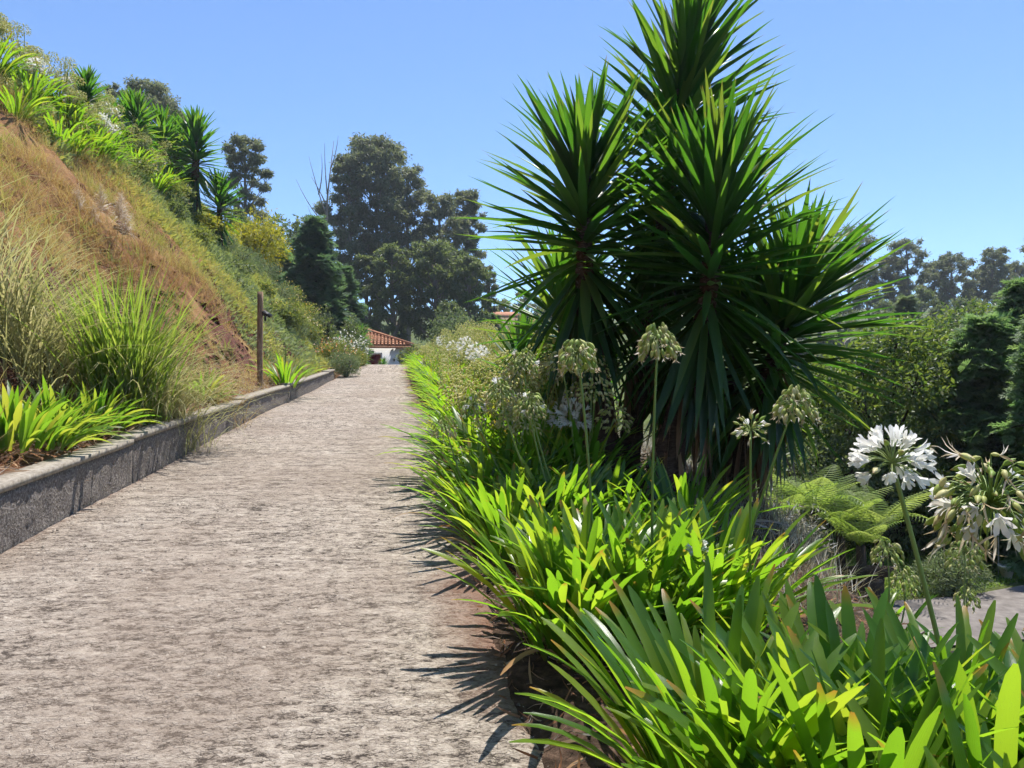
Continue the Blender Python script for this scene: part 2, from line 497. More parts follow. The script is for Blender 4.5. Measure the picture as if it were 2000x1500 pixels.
secs = [(-3.0, 7.6), (7.6, 12.4), (12.4, 16.4), (16.4, 22.4), (22.4, 24.2)]
for i, (a, b_) in enumerate(secs):
    st = .05 if b_ < 13 else .12
    lift = lambda y, a=a, b_=b_: 0.028 * (1 - (y - a) / (b_ - a))
    V, F, A = wall_strip(a + .003, b_ - .003, 0.0, -.17, lambda y: zr(y) - .15, lambda y: zr(y) + wall_h(y) - .055 + lift(y), st, .012, 9)
    link("wall_section", mesh_np("wall_section", V, F, wall_m), wall)
    V, F, A = wall_strip(a + .006, b_ - .006, 0.022, -.2, lambda y: zr(y) + wall_h(y) - .054 + lift(y), lambda y: zr(y) + wall_h(y) + lift(y), st, .003, 1)
    link("coping", mesh_np("coping", V, F, cop_m), wall)

# ------------------------------------------------------------------ wooden post with lamp
wood_m = noisemat("weathered_wood", [(.10, .06, .035), (.22, .14, .085), (.33, .23, .15)], 6, 7, .85, .5, .01, (9, 9, .8))
black_m = noisemat("black_plastic", [(.012, .012, .013), (.03, .03, .03)], 20, 3, .45, 0)
lens_m = noisemat("lamp_lens", [(.55, .56, .55), (.7, .7, .68)], 20, 2, .25, 0, spec=.5)
pp = on_ground(508, 15.5)
post = link("wooden_post", None, loc=pp, label="slim brown wooden post carrying a small black lamp above the retaining wall", cat="post")
def rect_post(h, a):
    zs = np.linspace(-.3, h, 12)
    V = []
    for z in zs:
        j = .006 * vnoise(z * 3, 1.0)
        V += [(-a + j, -a, z), (a + j, -a, z), (a + j, a, z), (-a + j, a, z)]
    V = np.array(V)
    F = [(i * 4 + j, i * 4 + (j + 1) % 4, i * 4 + 4 + (j + 1) % 4, i * 4 + 4 + j) for i in range(len(zs) - 1) for j in range(4)]
    n = len(V)
    return V, np.array(F + [(n - 4, n - 3, n - 2, n - 1)]), {}
V, F, A = rect_post(1.95, .045)
link("post", mesh_np("post", V, F, wood_m), post)
V, F, A = merge([box(.045, .12, -.02, .02, 1.47, 1.5), box(.09, .12, -.02, .02, 1.36, 1.5)])
lb = link("lamp_bracket", mesh_np("lamp_bracket", V, F, black_m), post)
V, F, A = box(-.09, .09, -.05, .05, -.02, .02)
lh = link("lamp_head", mesh_np("lamp_head", V, F, black_m), post, (.15, -.03, 1.5)); lh.rotation_euler = (.5, .55, 0)
V, F, A = box(-.08, .08, -.045, .045, -.026, -.021)
link("lamp_glass", mesh_np("lamp_glass", V, F, lens_m), lh)

# ------------------------------------------------------------------ leaf templates
def strap(L, W, a0, bend, fold=.25, sides=0.0, S=(0, .14, .32, .52, .70, .84, .94, 1.0), pointed=False, pw=1.5):
    S = np.array(S)
    th = a0 + bend * S ** pw
    ds = np.diff(S, prepend=0)
    x = np.cumsum(ds * np.sin(th)) * L
    z = np.cumsum(ds * np.cos(th)) * L
    y = sides * S ** 2 * L
    if pointed:
        w = np.interp(S, [0, .1, .4, .75, 1], [.55, .62, 1, .62, .02])
    else:
        w = np.minimum(1, .5 + 1.4 * S) * np.sqrt(np.clip(1 - (np.clip(S - .72, 0, 1) / .285) ** 2, .0, 1))
    w = w * W * .5
    nx_, nz_ = np.cos(th), -np.sin(th)
    V = []
    for i in range(len(S)):
        f = fold * w[i]
        V += [(x[i] - nx_[i] * f, y[i] - w[i], z[i] - nz_[i] * f), (x[i], y[i], z[i]), (x[i] - nx_[i] * f, y[i] + w[i], z[i] - nz_[i] * f)]
    V = np.array(V)
    F = []
    for i in range(len(S) - 1):
        for j in range(2):
            F.append((3 * i + j, 3 * i + j + 1, 3 * i + 3 + j + 1, 3 * i + 3 + j))
    return V, np.array(F), {"t": np.repeat(S, 3), "u": np.tile([-1., 0, 1.], len(S))}

G1 = [(.035, .09, .012), (.055, .13, .016), (.085, .165, .018), (.12, .19, .022)]
T1 = [(.19, .42, .015), (.27, .52, .02), (.36, .60, .025), (.52, .64, .035)]
aga_own = leafmat("agapanthus_leaf", G1, T1, .5, .30, .5, True, tip=((.42, .22, .03), .90, .84), base=((.30, .30, .12), .12), rib=.34)
aga_attr = leafmat("agapanthus_leaf_mass", G1, T1, .5, .4, .4, False, tip=((.42, .22, .04), .8, .8), base=((.2, .2, .07), .15))
dead_own = leafmat("dead_leaf", [(.20, .10, .04), (.34, .20, .08), (.42, .30, .16)], [(.4, .2, .06)], .25, .7, .15, True)
stalk_m = leafmat("flower_stalk", [(.17, .26, .05), (.23, .31, .07)], [(.3, .42, .06)], .12, .45, .35, True)
pod_m = leafmat("seed_pod", [(.24, .36, .07), (.38, .46, .11), (.52, .54, .18), (.64, .58, .30)], [(.35, .5, .08), (.5, .55, .2)], .35, .5, .3, True, tip=((.42, .30, .17), .72, .25))
pod_attr = leafmat("seed_pod_mass", [(.34, .42, .11), (.54, .57, .20), (.70, .66, .32), (.80, .74, .48)], [(.6, .66, .16), (.85, .8, .42)], .5, .6, .2, False, tip=((.46, .36, .22), .6, .3))
petal_m = leafmat("white_petal", [(.80, .78, .70), (.86, .85, .80)], [(.82, .8, .7)], .4, .5, .2, True)
petal_attr = leafmat("white_petal_mass", [(.74, .72, .60), (.85, .83, .78)], [(.8, .78, .66)], .4, .5, .2, False)
dry_petal = leafmat("withered_petal", [(.42, .30, .16), (.62, .50, .30), (.7, .62, .42)], [(.6, .45, .22)], .4, .7, .1, False)

leaf_meshes, back_leaf = [], []
for i in range(16):
    a0 = R_(2 + 46 * (i / 15) ** 1.1)
    for q in range(2):
        T = strap(.74, .043, a0 * .62, R_(10) + a0 * .75 + R_(rng.uniform(-8, 20)), .3, rng.uniform(-.12, .12))
        leaf_meshes.append(mesh_np("agapanthus_leaf", T[0], T[1], aga_own, T[2], smooth=True))
dead_meshes = []
for i in range(4):
    T = strap(.6, .035, R_(50), R_(rng.uniform(50, 80)), .8, rng.uniform(-.2, .2))
    dead_meshes.append(mesh_np("dead_leaf", T[0], T[1], dead_own, T[2], smooth=True))

def clump_near(x, y, n, label, size=1.0, spread=.16, squash=1.0, group=None, dead=4, lean=(0, 0)):
    z = float(H(x, y))
    e = link("agapanthus_plant", None, loc=(x, y, z), label=label, cat="plant", group=group)
    for i in range(n):
        f = math.sqrt((i + .5) / n)
        az = i * 2.39996 + rng.normal(0, .35)
        r = spread * f
        k = int(np.clip(f ** 1.15 * 15 + rng.normal(0, 2.0), 0, 15)) * 2 + int(rng.random() < .5)
        o = link("leaf", leaf_meshes[k], e, (r * math.cos(az), r * math.sin(az), -.02), None, None)
        s = size * rng.uniform(.72, 1.08)
        o.rotation_euler = (rng.normal(0, .10) + lean[0], rng.normal(0, .10) + lean[1], az + rng.normal(0, .25))
        o.scale = (s * rng.uniform(.85, 1.1), s * rng.uniform(.8, 1.2), s * squash)
    for i in range(dead):
        az = rng.uniform(0, 6.28)
        o = link("dead_leaf", dead_meshes[i % 4], e, (spread * math.cos(az), spread * math.sin(az), 0), az, rng.uniform(.6, 1.0))
    return e

# ---- seed heads and flowers
def spindle(k, rings, L, W, bulge=.42):
    S = np.linspace(0, 1, rings)
    prof = np.sin(np.pi * np.clip(S, 0.02, .985) ** (0.8)) ** .8
    a = np.linspace(0, 2 * np.pi, k, endpoint=False)
    lob = 1 + .18 * np.cos(3 * a)
    V = np.concatenate([np.stack([W * p_ * lob * np.cos(a), W * p_ * lob * np.sin(a), np.full(k, s * L)], 1) for s, p_ in zip(S, prof)])
    F = np.array([(i * k + j, i * k + (j + 1) % k, (i + 1) * k + (j + 1) % k, (i + 1) * k + j) for i in range(rings - 1) for j in range(k)])
    return V, F, {"t": np.repeat(S, k)}
pod_meshes = []
for i in range(3):
    T = spindle(6, 5, .036 + .005 * i, .0078 + .0008 * i)
    pod_meshes.append(mesh_np("seed_pod", T[0], T[1], pod_m, T[2], smooth=True))
def floret(L=.052, open_=.024, tubeL=.4):
    parts = []
    for j in range(6):
        a = j * np.pi / 3 + (.1 if j % 2 else 0)
        S = np.array([0, .25, .5, .8, 1.0])
        rad = np.array([.0025, .005, .009, .018, open_]) * (1 if j % 2 else 1.12)
        zz_ = np.array([0, .25, .52, .84, .98]) * L
        wid = np.array([.0025, .0038, .0062, .0068, .0012])
        c_, s_ = math.cos(a), math.sin(a)
        V = []
        for q in range(5):
            for uu in (-1, 0, 1):
                rr = rad[q] + (.0012 if uu else 0)
                V.append((c_ * rr - s_ * uu * wid[q], s_ * rr + c_ * uu * wid[q], zz_[q]))
        F = [(3 * i + k, 3 * i + k + 1, 3 * i + 4 + k, 3 * i + 3 + k) for i in range(4) for k in range(2)]
        parts.append((np.array(V), np.array(F), {"t": np.repeat(S, 3)}))
    return merge(parts)
flo_meshes = []
for op, L in ((.026, .05), (.018, .052), (.010, .048)):
    T = floret(L, op)
    flo_meshes.append(mesh_np("floret", T[0], T[1], petal_m, T[2], smooth=True))

def bez(p0, p1, p2, n):
    t = np.linspace(0, 1, n)[:, None]
    return (1 - t) ** 2 * p0 + 2 * t * (1 - t) * p1 + t * t * p2

def strand_shreds(n, L, W):
    T = strap(L, W, .3, .6, .5, .1, (0, .3, .6, 1.0), True)
    return T

def flower_stem(plant, head_px, Y_, base_off=(0, 0), R=.10, pods=46, flowers=0, droop=.75, dry=20, thick=.0075, bend=(0, 0), fl_open=(0, 1), dry_len=.03, podk=1.0):
    """stalk from the plant's heart to the head, then pods or white florets one by one"""
    h = at(head_px[0], head_px[1], Y_)
    base = np.array(plant.location)
    tip = h - base
    root = np.array([base_off[0], base_off[1], 0.02])
    mid = (root + tip) / 2 + np.array([bend[0], bend[1], .0])
    path = bez(root, mid, tip, 12)
    V, F, A = tube(path, np.linspace(thick, thick * .72, 12), 8)
    A = {"t": np.zeros(len(V))}
    st = link("flower_stem", mesh_np("flower_stem", V, F, stalk_m, A, smooth=True), plant)
    axis_ = norm(path[-1] - path[-2])
    n = pods + flowers
    d = []
    for i in range(n):
        zc = 1 - 1.55 * (i + .5) / n
        az = i * 2.39996 + rng.normal(0, .2)
        r = math.sqrt(max(0, 1 - zc * zc))
        d.append((r * math.cos(az), r * math.sin(az), zc))
    d = norm(np.array(d) + rng.normal(0, .1, (n, 3)))
    kinds = np.array(['p'] * pods + ['f'] * flowers)
    rng.shuffle(kinds)
    peds, shreds = [], []
    for i in range(n):
        u = d[i]
        Rp = R * rng.uniform(.82, 1.08) * (.62 if kinds[i] == 'f' else .8)
        end = tip + u * Rp
        hor = np.array([u[0], u[1], 0])
        if kinds[i] == 'p':
            end = end + np.array([0, 0, -droop * .35 * R * np.linalg.norm(hor) ** 2])
            dirp = norm(u * (1 - droop) + hor * .35 * droop + np.array([0, 0, -droop * (.55 + .6 * np.linalg.norm(hor))]) + rng.normal(0, .14, 3))
        else:
            dirp = norm(u + np.array([0, 0, -.12]) + rng.normal(0, .1, 3))
        ctrl = tip + u * Rp * .7 + np.array([0, 0, .15 * R])
        peds.append(tube(bez(tip, ctrl, end, 5), .0015, 4, False))
        o = link("seed_pod" if kinds[i] == 'p' else "floret",
                 pod_meshes[i % 3] if kinds[i] == 'p' else flo_meshes[int(rng.integers(fl_open[0], fl_open[1] + 1))], st)
        Mx = frames(dirp[None], np.array([rng.uniform(0, 6.28)]))[0]
        s = rng.uniform(.8, 1.2) * (min(R / .10, 1.02) * podk if kinds[i] == 'p' else .78)
        o.matrix_local = Matrix.Translation(end) @ Matrix([list(r) for r in Mx]).to_4x4() @ Matrix.Diagonal((s, s, s, 1))
        if kinds[i] == 'p' and i % max(1, n // max(dry, 1)) == 0 and dry:
            shreds.append((end + dirp * .03 * s, dirp))
    V, F, A = merge(peds)
    link("pedicels", mesh_np("pedicels", V, F, stalk_m, {"t": np.zeros(len(V))}), st)
    if shreds:
        Pp = np.repeat(np.array([a for a, _ in shreds]), 4, 0)
        Dd = np.repeat(np.array([a for _, a in shreds]), 4, 0) + rng.normal(0, .45, (len(Pp), 3)) + np.array([0, 0, -.4])
        V, F, A = inst(strand_shreds(1, dry_len, .005), frames(Dd, rng.uniform(0, 6.28, len(Pp))) * rng.uniform(.6, 1.4, len(Pp))[:, None, None], Pp)
        link("withered_petals", mesh_np("withered_petals", V, F, dry_petal, A), st, kind="stuff")
    return st

# ------------------------------------------------------------------ agapanthus in the foreground
fg = [
    (.62, 2.25, 62, "agapanthus clump leaning furthest left in the foreground at the bottom edge"),
    (.98, 2.30, 62, "upright foreground agapanthus clump in front of the yucca trunks"),
    (1.36, 2.38, 62, "foreground agapanthus clump under the open white flower head"),
    (1.78, 2.35, 50, "agapanthus clump at the right edge with one long leaf reaching right"),
    (.86, 1.88, 58, "broad-leaved agapanthus clump at the bottom centre-right of the picture"),
    (1.24, 1.92, 58, "agapanthus clump at the bottom right with yellow-tipped leaves"),
    (1.62, 1.92, 52, "agapanthus clump in the bottom right corner of the picture"),
    (1.02, 1.55, 46, "lowest agapanthus clump, cut by the bottom edge, right of centre"),
    (1.42, 1.52, 46, "agapanthus clump cut by the bottom right corner"),
]
fgp = [clump_near(x, y, int(n * 1.85), lb, (1.0, .95, .86, .78, 1.0, .95, .9, 1.0, .95)[i], .18) for i, (x, y, n, lb) in enumerate(fg)]
mid = [
    (.28, 3.55, 74, "arching agapanthus clump overhanging the driveway edge, left part of the middle group"),
    (.62, 3.62, 74, "agapanthus clump in the middle group holding the two tall seed heads"),
    (1.00, 3.75, 66, "right agapanthus clump of the middle group with drying orange leaves"),
    (.44, 3.95, 50, "agapanthus clump behind the middle group, in front of the yucca bases"),
]
midp = [clump_near(x, y, int(n * 1.7), lb, .98, .21, .95, dead=7) for x, y, n, lb in mid]
bk = [
    (-.02, 5.05, 60, "agapanthus clump spilling over the driveway edge beyond the middle group"),
    (.32, 5.35, 60, "agapanthus clump left of the yucca trunks with slender leaning stalks"),
    (-.22, 5.75, 60, "sunlit agapanthus clump at the driveway edge, second from the middle group"),
    (.12, 6.05, 56, "sunlit agapanthus clump inside the bed left of the yucca skirt"),
    (.70, 5.35, 46, "shaded agapanthus clump at the foot of the yuccas"),
    (1.15, 5.2, 46, "shaded agapanthus clump right at the yucca bases in front of the dead fronds"),
]
bkp = [clump_near(x, y, int(n * 1.5), lb, .9, .2, .95) for x, y, n, lb in bk]

flower_stem(midp[0], (1128, 690), 3.72, (.1, .05), .104, 84, 0, .8, 30, .0078, (.05, 0))
flower_stem(midp[1], (1285, 662), 3.66, (.05, .02), .102, 88, 0, .85, 32, .008, (-.03, 0))
flower_stem(midp[2], (1466, 840), 3.40, (.1, -.2), .072, 26, 3, .05, 14, .0065, (0, 0), (2, 2), .022)
flower_stem(midp[2], (1553, 785), 3.70, (.05, .05), .104, 80, 1, .8, 36, .0072, (-.03, 0), (2, 2))
flower_stem(fgp[2], (1742, 905), 2.28, (.08, .02), .125, 8, 46, .3, 4, .0085, (.02, 0), (0, 1))
flower_stem(fgp[3], (1935, 985), 1.60, (-.05, -.1), .125, 110, 16, .6, 34, .0085, (.16, 0), (0, 1), .045, .68)
flower_stem(midp[2], (1368, 1078), 3.5, (-.05, -.05), .05, 16, 6, .3, 6, .005, (-.05, 0), (2, 2), .02)
flower_stem(bkp[1], (1022, 705), 5.5, (.05, 0), .12, 70, 3, .8, 20, .0075, (-.1, 0))
flower_stem(bkp[1], (978, 765), 5.4, (.0, .1), .12, 70, 6, .8, 20, .0075, (-.1, 0))
flower_stem(bkp[1], (1035, 790), 5.3, (.1, .05), .12, 70, 4, .8, 20, .0075, (-.05, 0))
flower_stem(bkp[3], (925, 790), 6.1, (0, 0), .11, 40, 6, .8, 12, .007, (-.1, 0))
flower_stem(bkp[2], (868, 830), 5.9, (-.05, 0), .11, 40, 0, .8, 16, .007, (0, 0))

# ------------------------------------------------------------------ yuccas
YG = [(.016, .042, .013), (.024, .06, .018), (.034, .078, .022), (.05, .095, .025)]
YT = [(.08, .26, .015), (.12, .34, .02), (.18, .42, .025), (.34, .46, .04)]
yuc_own = leafmat("yucca_leaf", YG, YT, .36, .4, .4, True, tip=((.35, .24, .06), .93, .6), rib=.15)
yuc_attr = leafmat("yucca_leaf_mass", YG, YT, .42, .42, .35, False, tip=((.35, .24, .06), .93, .6))
yuc_dead = leafmat("dead_yucca_leaf", [(.09, .045, .022), (.18, .095, .045), (.28, .17, .09)], [(.3, .16, .06)], .2, .8, .1, True)
bark_m = noisemat("yucca_bark", [(.03, .018, .012), (.085, .052, .034), (.16, .11, .075)], 14, 8, .95, 1.0, .04, (1.5, 1.5, 5))

def sword(L, W, curve, fold=.5):
    T = strap(L, W, 0, curve, fold, 0, (0, .1, .28, .5, .72, .88, 1.0), True, 2.0)
    # growth along +Z, curve towards +X, width along Y
    return T
yl_meshes, yd_meshes = [], []
YTEMPL = []
for i in range(8):
    T = sword(1.0, .076 + .010 * (i % 3), R_([2, 6, 10, 14, -3, 18, 4, 24][i]), .45)
    YTEMPL.append(T)
    yl_meshes.append(mesh_np("yucca_leaf", T[0], T[1], yuc_own, T[2], smooth=True))
for i in range(4):
    T = sword(.85, .05, R_([20, 40, -10, 10][i]), 1.2)
    yd_meshes.append(mesh_np("dead_yucca_leaf", T[0], T[1], yuc_dead, T[2], smooth=True))

def leaf_frames(d, axis_):
    """Z along leaf, X pointing away from the stem axis (outer face down), Y across"""
    d = norm(d)
    x = norm(-(axis_ - d * (d * axis_).sum(1, keepdims=True)))
    y = np.cross(d, x)
    return np.stack([x, y, d], 2)

def rosette(n, path, s0, s1, el_prof, ln=1.0, jit=.12):
    """leaves along the top of a stem: returns points, frames, lengths, order 0 (low) .. 1 (apex)"""
    path = np.asarray(path, float)
    seg = np.linalg.norm(np.diff(path, axis=0), axis=1)
    cs = np.concatenate([[0], np.cumsum(seg)]); cs /= cs[-1]
    s = (np.arange(n) + .5) / n
    s = np.clip(s + rng.normal(0, .012, n), 0, 1)
    q = s0 + (s1 - s0) * s
    P = np.stack([np.interp(q, cs, path[:, i]) for i in range(3)], 1)
    tn = np.stack([np.interp(np.clip(q + .03, 0, 1), cs, path[:, i]) - np.interp(np.clip(q - .03, 0, 1), cs, path[:, i]) for i in range(3)], 1)
    tn = norm(tn)
    az = np.arange(n) * 2.39996 + rng.normal(0, .2, n)
    el = np.radians(np.interp(s, el_prof[0], el_prof[1])) + rng.normal(0, jit, n)
    e1 = norm(np.cross(np.tile([0, 1.0, .01], (n, 1)), tn)); e2 = np.cross(tn, e1)
    rad = e1 * np.cos(az)[:, None] + e2 * np.sin(az)[:, None]
    d = rad * np.cos(el)[:, None] + tn * np.sin(el)[:, None]
    d = norm(d + rng.normal(0, .04, (n, 3)))
    L = ln * np.interp(s, [0, .25, .8, 1], [.85, 1.05, 1.0, .6]) * rng.uniform(.85, 1.1, n)
    return P, leaf_frames(d, tn), L, s

EL = ([0, .10, .24, .40, .62, .85, 1.0], [-68, -48, -6, 20, 40, 60, 82])
EL_SKIRT = ([0, .18, .30, .42, .62, .84, 1.0], [-74, -64, -36, 4, 34, 58, 82])

def yucca_near(label, trunk, n, s0, ln, r0, r1, el=EL, dead=20, dead_rng=(.35, .7), lift=1.0):
    base = np.array(trunk[0], float)
    path = np.array(trunk, float) - base
    # smooth the trunk
    tt = np.linspace(0, 1, len(path)); t2 = np.linspace(0, 1, 26)
    path = np.stack([np.interp(t2, tt, path[:, i]) for i in range(3)], 1)
    for _ in range(3): path[1:-1] = (path[:-2] + 2 * path[1:-1] + path[2:]) / 4
    e = link("yucca_tree", None, loc=base, label=label, cat="yucca")
    pb = np.concatenate([[path[0] - (path[1] - path[0]) * 3], path])
    rad = np.interp(np.linspace(0, 1, len(pb)), [0, .15, .6, 1], [r0 * 1.25, r0, (r0 + r1) / 2, r1])
    rad = rad * (1 + .1 * np.sin(np.arange(len(pb)) * 2.4))
    V, F, A = tube(pb, rad, 12)
    V += rng.normal(0, .006, V.shape)
    link("trunk", mesh_np("yucca_trunk", V, F, bark_m, smooth=True), e)
    P, M, L, s = rosette(n, path, s0, 1.0, el, ln)
    for i in range(n):
        o = link("leaf", yl_meshes[int(rng.integers(0, 5 if s[i] > .4 else 8))], e)
        l = L[i]
        S = Matrix.Diagonal((l, rng.uniform(.85, 1.15) * (l ** .5), l, 1))
        o.matrix_local = Matrix.Translation(P[i]) @ Matrix([list(r) for r in M[i]]).to_4x4() @ S
    for i in range(dead):
        q = rng.uniform(*dead_rng)
        k = int(q * (len(path) - 1))
        az = rng.uniform(0, 6.28)
        d = np.array([[math.cos(az) * .22, math.sin(az) * .22, -1.0]]) + rng.normal(0, .07, (1, 3))
        Mx = leaf_frames(d, np.array([[0, 0, 1.0]]))[0]
        r = rad[min(k, len(rad) - 1)] * .95
        o = link("dead_leaf", yd_meshes[i % 4], e)
        o.matrix_local = Matrix.Translation(path[k] + np.array([math.cos(az) * r, math.sin(az) * r, 0])) @ Matrix([list(x) for x in Mx]).to_4x4() @ Matrix.Diagonal((.8, rng.uniform(.6, 1.2), rng.uniform(.6, 1.1), 1))
    return e

def G(px, Y_):  # trunk foot on the ground
    return on_ground(px, Y_)
yucca_near("yucca with the leftmost crown and a long dark skirt, beside the agapanthus bed",
           [G(1195, 7.0), at(1180, 850, 7.0), at(1150, 700, 7.0), at(1140, 520, 7.0), at(1142, 310, 7.0)], 285, .53, 1.12, .15, .05, EL_SKIRT, 26, (.35, .62))
yucca_near("tallest yucca, its crown cut by the top edge of the picture",
           [G(1225, 7.5), at(1235, 830, 7.5), at(1262, 640, 7.5), at(1300, 400, 7.6), at(1345, 60, 7.6)], 298, .50, 1.12, .11, .06, EL, 40, (.40, .66))
yucca_near("frontmost broad-leaved yucca in the middle of the group, below the tallest one",
           [G(1290, 6.6), at(1300, 900, 6.6), at(1350, 740, 6.6), at(1382, 600, 6.55), at(1402, 345, 6.5)], 298, .47, 1.12, .16, .05, EL_SKIRT, 34, (.28, .55))
yucca_near("rightmost yucca of the group, leaning right over the lower garden",
           [G(1440, 7.1), at(1455, 860, 7.1), at(1500, 740, 7.1), at(1522, 660, 7.1), at(1552, 545, 7.1)], 260, .50, 1.15, .11, .05, EL, 60, (.2, .6))
yucca_near("shaded yucca hidden behind the front crowns of the group",
           [G(1300, 7.9), at(1300, 800, 7.9), at(1290, 640, 7.9), at(1300, 480, 7.9)], 200, .45, 1.1, .10, .05, EL, 16, (.3, .6))
yucca_near("dark low yucca between the front and the rightmost crowns",
           [G(1400, 7.6), at(1420, 860, 7.6), at(1440, 720, 7.6), at(1450, 600, 7.6)], 210, .42, 1.1, .10, .05, EL, 40, (.1, .6))
yucca_near("yucca half hidden behind the left crown, its leaf tips pointing left against the sky",
           [G(1110, 8.4), at(1105, 800, 8.4), at(1100, 690, 8.4), at(1098, 545, 8.4)], 150, .5, 1.0, .09, .045, EL, 16, (.3, .6))
yucca_near("small bright young yucca standing in the agapanthus bed left of the group",
           [G(1018, 10.6), at(1018, 760, 10.6), at(1020, 690, 10.6)], 70, .5, .85, .07, .04, ([0, .3, .6, 1], [-5, 25, 52, 84]), 4, (.3, .5))
yucca_near("yellowing low yucca tucked against the left trunk of the group",
           [G(1075, 9.2), at(1078, 850, 9.2), at(1080, 790, 9.2)], 50, .4, .7, .06, .04, ([0, .3, .6, 1], [-10, 15, 45, 80]), 4, (.3, .5))

# broken dead fronds hanging at the foot of the group
# ------------------------------------------------------------------ merged yucca prototypes for the bank
def yucca_far(name, label, n, h, ln, trunk_r, el, s0, group=None):
    path = np.stack([.05 * np.sin(np.linspace(0, 2, 14)) * h, np.zeros(14), np.linspace(0, h, 14)], 1)
    e = link(name, None, label=label, cat="yucca", group=group)
    pb = np.concatenate([[path[0] - [0, 0, .3]], path])
    V, F, A = tube(pb, np.linspace(trunk_r, trunk_r * .5, 15), 8)
    link("trunk", mesh_np("yucca_trunk", V, F, bark_m, smooth=True), e)
    P, M, L, s = rosette(n, path, s0, 1.0, el, ln)
    parts = []
    for q in range(5):
        k = np.arange(n) % 5 == q
        parts.append(inst((YTEMPL[q][0] * [1, 1.5, 1], YTEMPL[q][1], YTEMPL[q][2]), M[k] * L[k][:, None, None], P[k], np.clip(rng.random(k.sum()), 0, .98)))
    V, F, A = merge(parts)
    link("crown", mesh_np("yucca_crown", V, F, yuc_attr, A, smooth=True), e, kind="stuff")
    return e
ya = yucca_far("yucca_tree", "tall bank yucca with a bare trunk and skirt, largest on the slope", 230, 2.7, .95, .16, EL_SKIRT, .30)
yb = yucca_far("yucca_tree", "bank yucca with narrow rounded crown", 150, 1.9, .85, .12, EL, .30)
yc = yucca_far("yucca_tree", "young low yucca", 70, .7, .8, .08, ([0, .3, .6, 1], [-5, 22, 50, 84]), .3)
def place_y(proto, px, py, Y_, s, label, rz=0.0, first=False):
    o = proto if first else copy_tree(proto)
    p_ = on_ground(px, Y_)
    o.location = p_
    o.scale = (s, s, s)
    o.rotation_euler = (0, 0, rz)
    relabel(o, label)
    return o
place_y(ya, 374, 410, 27.5, 1.22, "largest yucca on the bank, with a bare trunk and dark hanging skirt", 0, True)
place_y(ya, 345, 0, 29.5, .95, "bank yucca half hidden behind the left side of the largest one", 2.0)
place_y(yb, 312, 0, 26.5, 1.08, "bank yucca directly above and left of the largest one", .6, True)
place_y(yb, 264, 0, 24.5, 1.0, "bank yucca above the white agapanthus, third down from the hilltop", 1.4)
place_y(yb, 252, 0, 26.5, 1.0, "bank yucca behind the third one, second down from the hilltop", 2.6)
place_y(yb, 216, 0, 26.0, .85, "small bank yucca just below the hilltop one", 3.6)
place_y(yb, 173, 0, 21.0, .8, "hilltop yucca standing alone against the sky at the upper left", 4.6)
place_y(yb, 428, 0, 28.5, 1.2, "small bank yucca beside the yellow-leaved shrub", 5.2)
place_y(yc, 662, 0, 34.0, .8, "low young yucca among the flowers left of the cottage", 0, True)

# ------------------------------------------------------------------ agapanthus bed beyond: joined prototypes, one thing per clump
def head_template(n=44, R=.10):
    d = []
    for i in range(n):
        zc = 1 - 1.5 * (i + .5) / n
        r = math.sqrt(max(0, 1 - zc * zc)); a = i * 2.39996
        d.append((r * math.cos(a), r * math.sin(a), zc))
    d = norm(np.array(d) + rng.normal(0, .12, (n, 3)))
    hor = d * [1, 1, 0]
    P = d * R * rng.uniform(.7, 1.05, n)[:, None] + np.array([0, 0, -.25 * R]) * (hor ** 2).sum(1)[:, None]
    dr = norm(d * .4 + hor * .3 + np.array([0, 0, -.6]) + rng.normal(0, .2, (n, 3)))
    return P, dr
POD_LO = spindle(4, 4, .048, .0115)
FLO_LO = merge([floret(.055, .028)])
def clump_far(n, heads, white=0, size=.85, spread=.24, label="", stalk_h=(.95, 1.25), name="agapanthus_plant", wide=1.0, mat=None, hat=None):
    e = link(name, None, label=label, cat="plant")
    parts = []
    for i in range(n):
        f = math.sqrt((i + .5) / n); az = i * 2.39996 + rng.normal(0, .4)
        a0 = R_(2 + 48 * f ** 1.2 + rng.normal(0, 6))
        T = strap(size * rng.uniform(.75, 1.1), .047 * wide, a0 * .6, R_(12) + a0 * .9 + R_(rng.uniform(-5, 22)), .3, rng.uniform(-.1, .1), (0, .2, .45, .7, .9, 1.0))
        c, s = math.cos(az), math.sin(az)
        Mz = np.array([[c, -s, 0], [s, c, 0], [0, 0, 1.0]])
        parts.append(inst(T, Mz[None], np.array([[spread * f * c, spread * f * s, -.03]])))
    V, F, A = merge(parts)
    link("leaves", mesh_np("agapanthus_leaves", V, F, mat or aga_attr, A, smooth=True), e, kind="stuff")
    for i in range(heads + white):
        az = rng.uniform(0, 6.28); r = rng.uniform(.05, .42)
        h = rng.uniform(*stalk_h)
        tip = np.array([r * math.cos(az), r * math.sin(az), h])
        pth = bez(np.array([tip[0] * .3, tip[1] * .3, 0.0]), np.array([tip[0] * .5, tip[1] * .5, h * .6]), tip, 6)
        V, F, A = tube(pth, .007, 5)
        st = link("flower_stem", mesh_np("flower_stem", V, F, stalk_m, {"t": np.zeros(len(V))}), e)
        P, dr = head_template(60, rng.uniform(.11, .145))
        if i < heads:
            V, F, A = inst(POD_LO, frames(dr, rng.uniform(0, 6, len(dr))), P + tip)
            link("flower_head", mesh_np("seed_head", V, F, pod_attr, A), st, kind="stuff")
        else:
            V, F, A = inst(FLO_LO, frames(norm(P + [0, 0, .01]), rng.uniform(0, 6, len(P)))[::2], P[::2] + tip)
            link("flower_head", mesh_np("white_head", V, F, petal_attr, A), st, kind="stuff")
    return e
